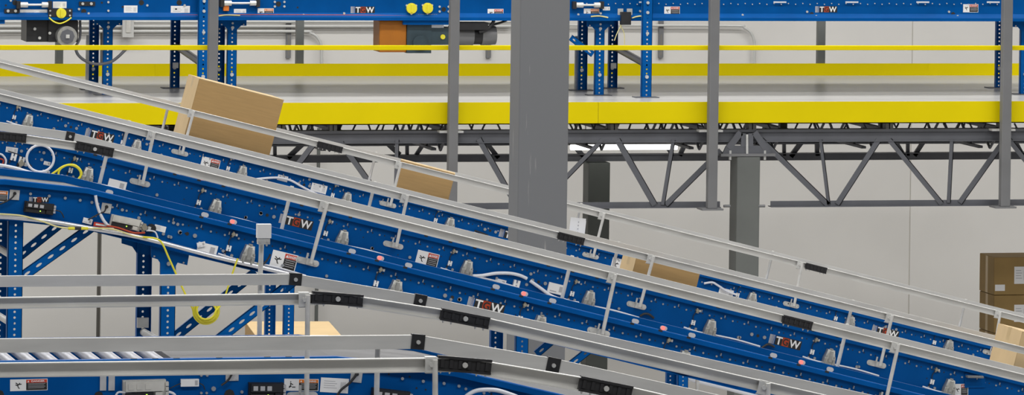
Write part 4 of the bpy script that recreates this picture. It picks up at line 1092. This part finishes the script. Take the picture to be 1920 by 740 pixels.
# big cartons on the floor under the inclines
yg = Yof(550, 40.0)
zt_ = 1.86
pL = at(493, 640, yg)
zt_ = at(530, 648, yg).z
x0, x1 = at(494, 640, yg).x, at(655, 640, yg).x
dp = 1.7
for k, (za, zb_, lab) in enumerate(((0, zt_ / 2 - 0.003, 'large bottom carton on the floor behind the left blue legs'), (zt_ / 2, zt_, 'large tan carton whose pale top shows between the left blue legs and the rails'))):
    Mc = Matrix.Translation((x0, yg, za)) @ Matrix.Rotation(R(-6), 4, 'Z'); L_, h_ = x1 - x0, zb_ - za
    t = inst(None, 'large_carton', Mc); tag(t, lab, 'box', 'large cartons under the inclines')
    MB().box(0, L_, 0, dp, 0, h_ - 0.006).build('carton_body', CARD, t, M=Mc, bevel=0.006)
    for a, b in ((0, dp / 2 - 0.002), (dp / 2 + 0.002, dp)):
        MB().box(0, L_, a, b, h_ - 0.006, h_).build('top_flap', CARDL, t, M=Mc)
    MB().box(-0.001, 0, 0.35, 0.5, 0.1, h_ - 0.02).build('tape_strip', TAPE, t, M=Mc)
    if k: MB().box(L_ - 0.25, L_ - 0.10, 0.55, 0.72, h_, h_ + 0.0015).build('paper_slip', WHITE, t, M=Mc)

# ------------------------------------------------------------------ loose cables
yy = C.Y - 0.09
coil = []
pts = [at(a, b, yy) for a, b in ((268, 444), (292, 447), (304, 456), (316, 482), (330, 513), (346, 548), (361, 578))]
lead = smooth(pts, 6)
for i in range(5 * 28 + 15):
    a = R(180) + 2 * math.pi * i / 28; rr = 24.5 + 0.9 * math.sin(i * 0.37) - (i // 28) * 1.6
    coil.append(at(387 + rr * math.cos(a), 583 - rr * math.sin(a) * (0.96), yy - 0.009 * (i / 28)))
tail = smooth([coil[-1]] + [at(a, b, yy) for a, b in ((418, 565), (430, 530), (440, 500), (446, 484))], 6)[1:]
o = MB().tube(lead + coil + tail, 0.0050, 6).build('hanging_cable', YELC)
tag(o, 'yellow cable hanging in a loose coil from the front incline, among the blue legs', 'cable')
yy = B.Y - 0.05
pts = [at(a, b, yy) for a, b in ((96, 327), (106, 320), (118, 312), (130, 309), (142, 312), (150, 320), (151, 330), (145, 336), (135, 334), (120, 333), (110, 330), (112, 318), (124, 310), (138, 309), (148, 315), (153, 325), (148, 334))]
o = MB().tube(smooth(pts, 5), 0.0065, 7).build('yellow_cable_loop', YELC)
tag(o, 'thick bright yellow cable loop tied to the middle conveyor near its left end', 'cable')
yy = B.Y - 0.05
ring = smooth([at(75.5 + 25.5 * math.cos(R(a)), 297 + 25 * math.sin(R(a)), yy) for a in range(0, 360, 30)], 4, True)
o = MB().tube(ring, 0.0075, 8, closed=True).build('white_hose_ring', WHITEC)
tag(o, 'white hose ring on the middle conveyor at left, beside the yellow cable loop', 'hose')
o = MB().tube(smooth([at(a, b, B.Y - 0.075) for a, b in ((-20, 305), (0, 309), (30, 315), (60, 324), (90, 330), (110, 333))], 5), 0.009, 8).build('white_conduit', WHITEC)
tag(o, 'straight white conduit leading in from the left edge below the white hose ring', 'pipe')
mb = MB(); p = at(1083, 421, A.yf + 0.02)
mb.box(-0.058, 0.058, -0.004, 0, -0.07, 0.05, 0); mb.box(0.02, 0.06, -0.006, 0, -0.07, 0.035, 0); mb.box(-0.004, 0.004, -0.004, 0, 0.05, 0.085, 1)
for i in range(4): mb.box(-0.0, 0.008, -0.0046, 0, -0.06 + i * 0.025, -0.05 + i * 0.025, 1)
o = mb.build('hanging_tag', [WHITE, GREYD], M=Matrix.Translation(p) @ Matrix.Rotation(R(6), 4, 'Y'))
tag(o, 'white paper tag hanging from the rear guard rail right of the scratched column', 'tag')
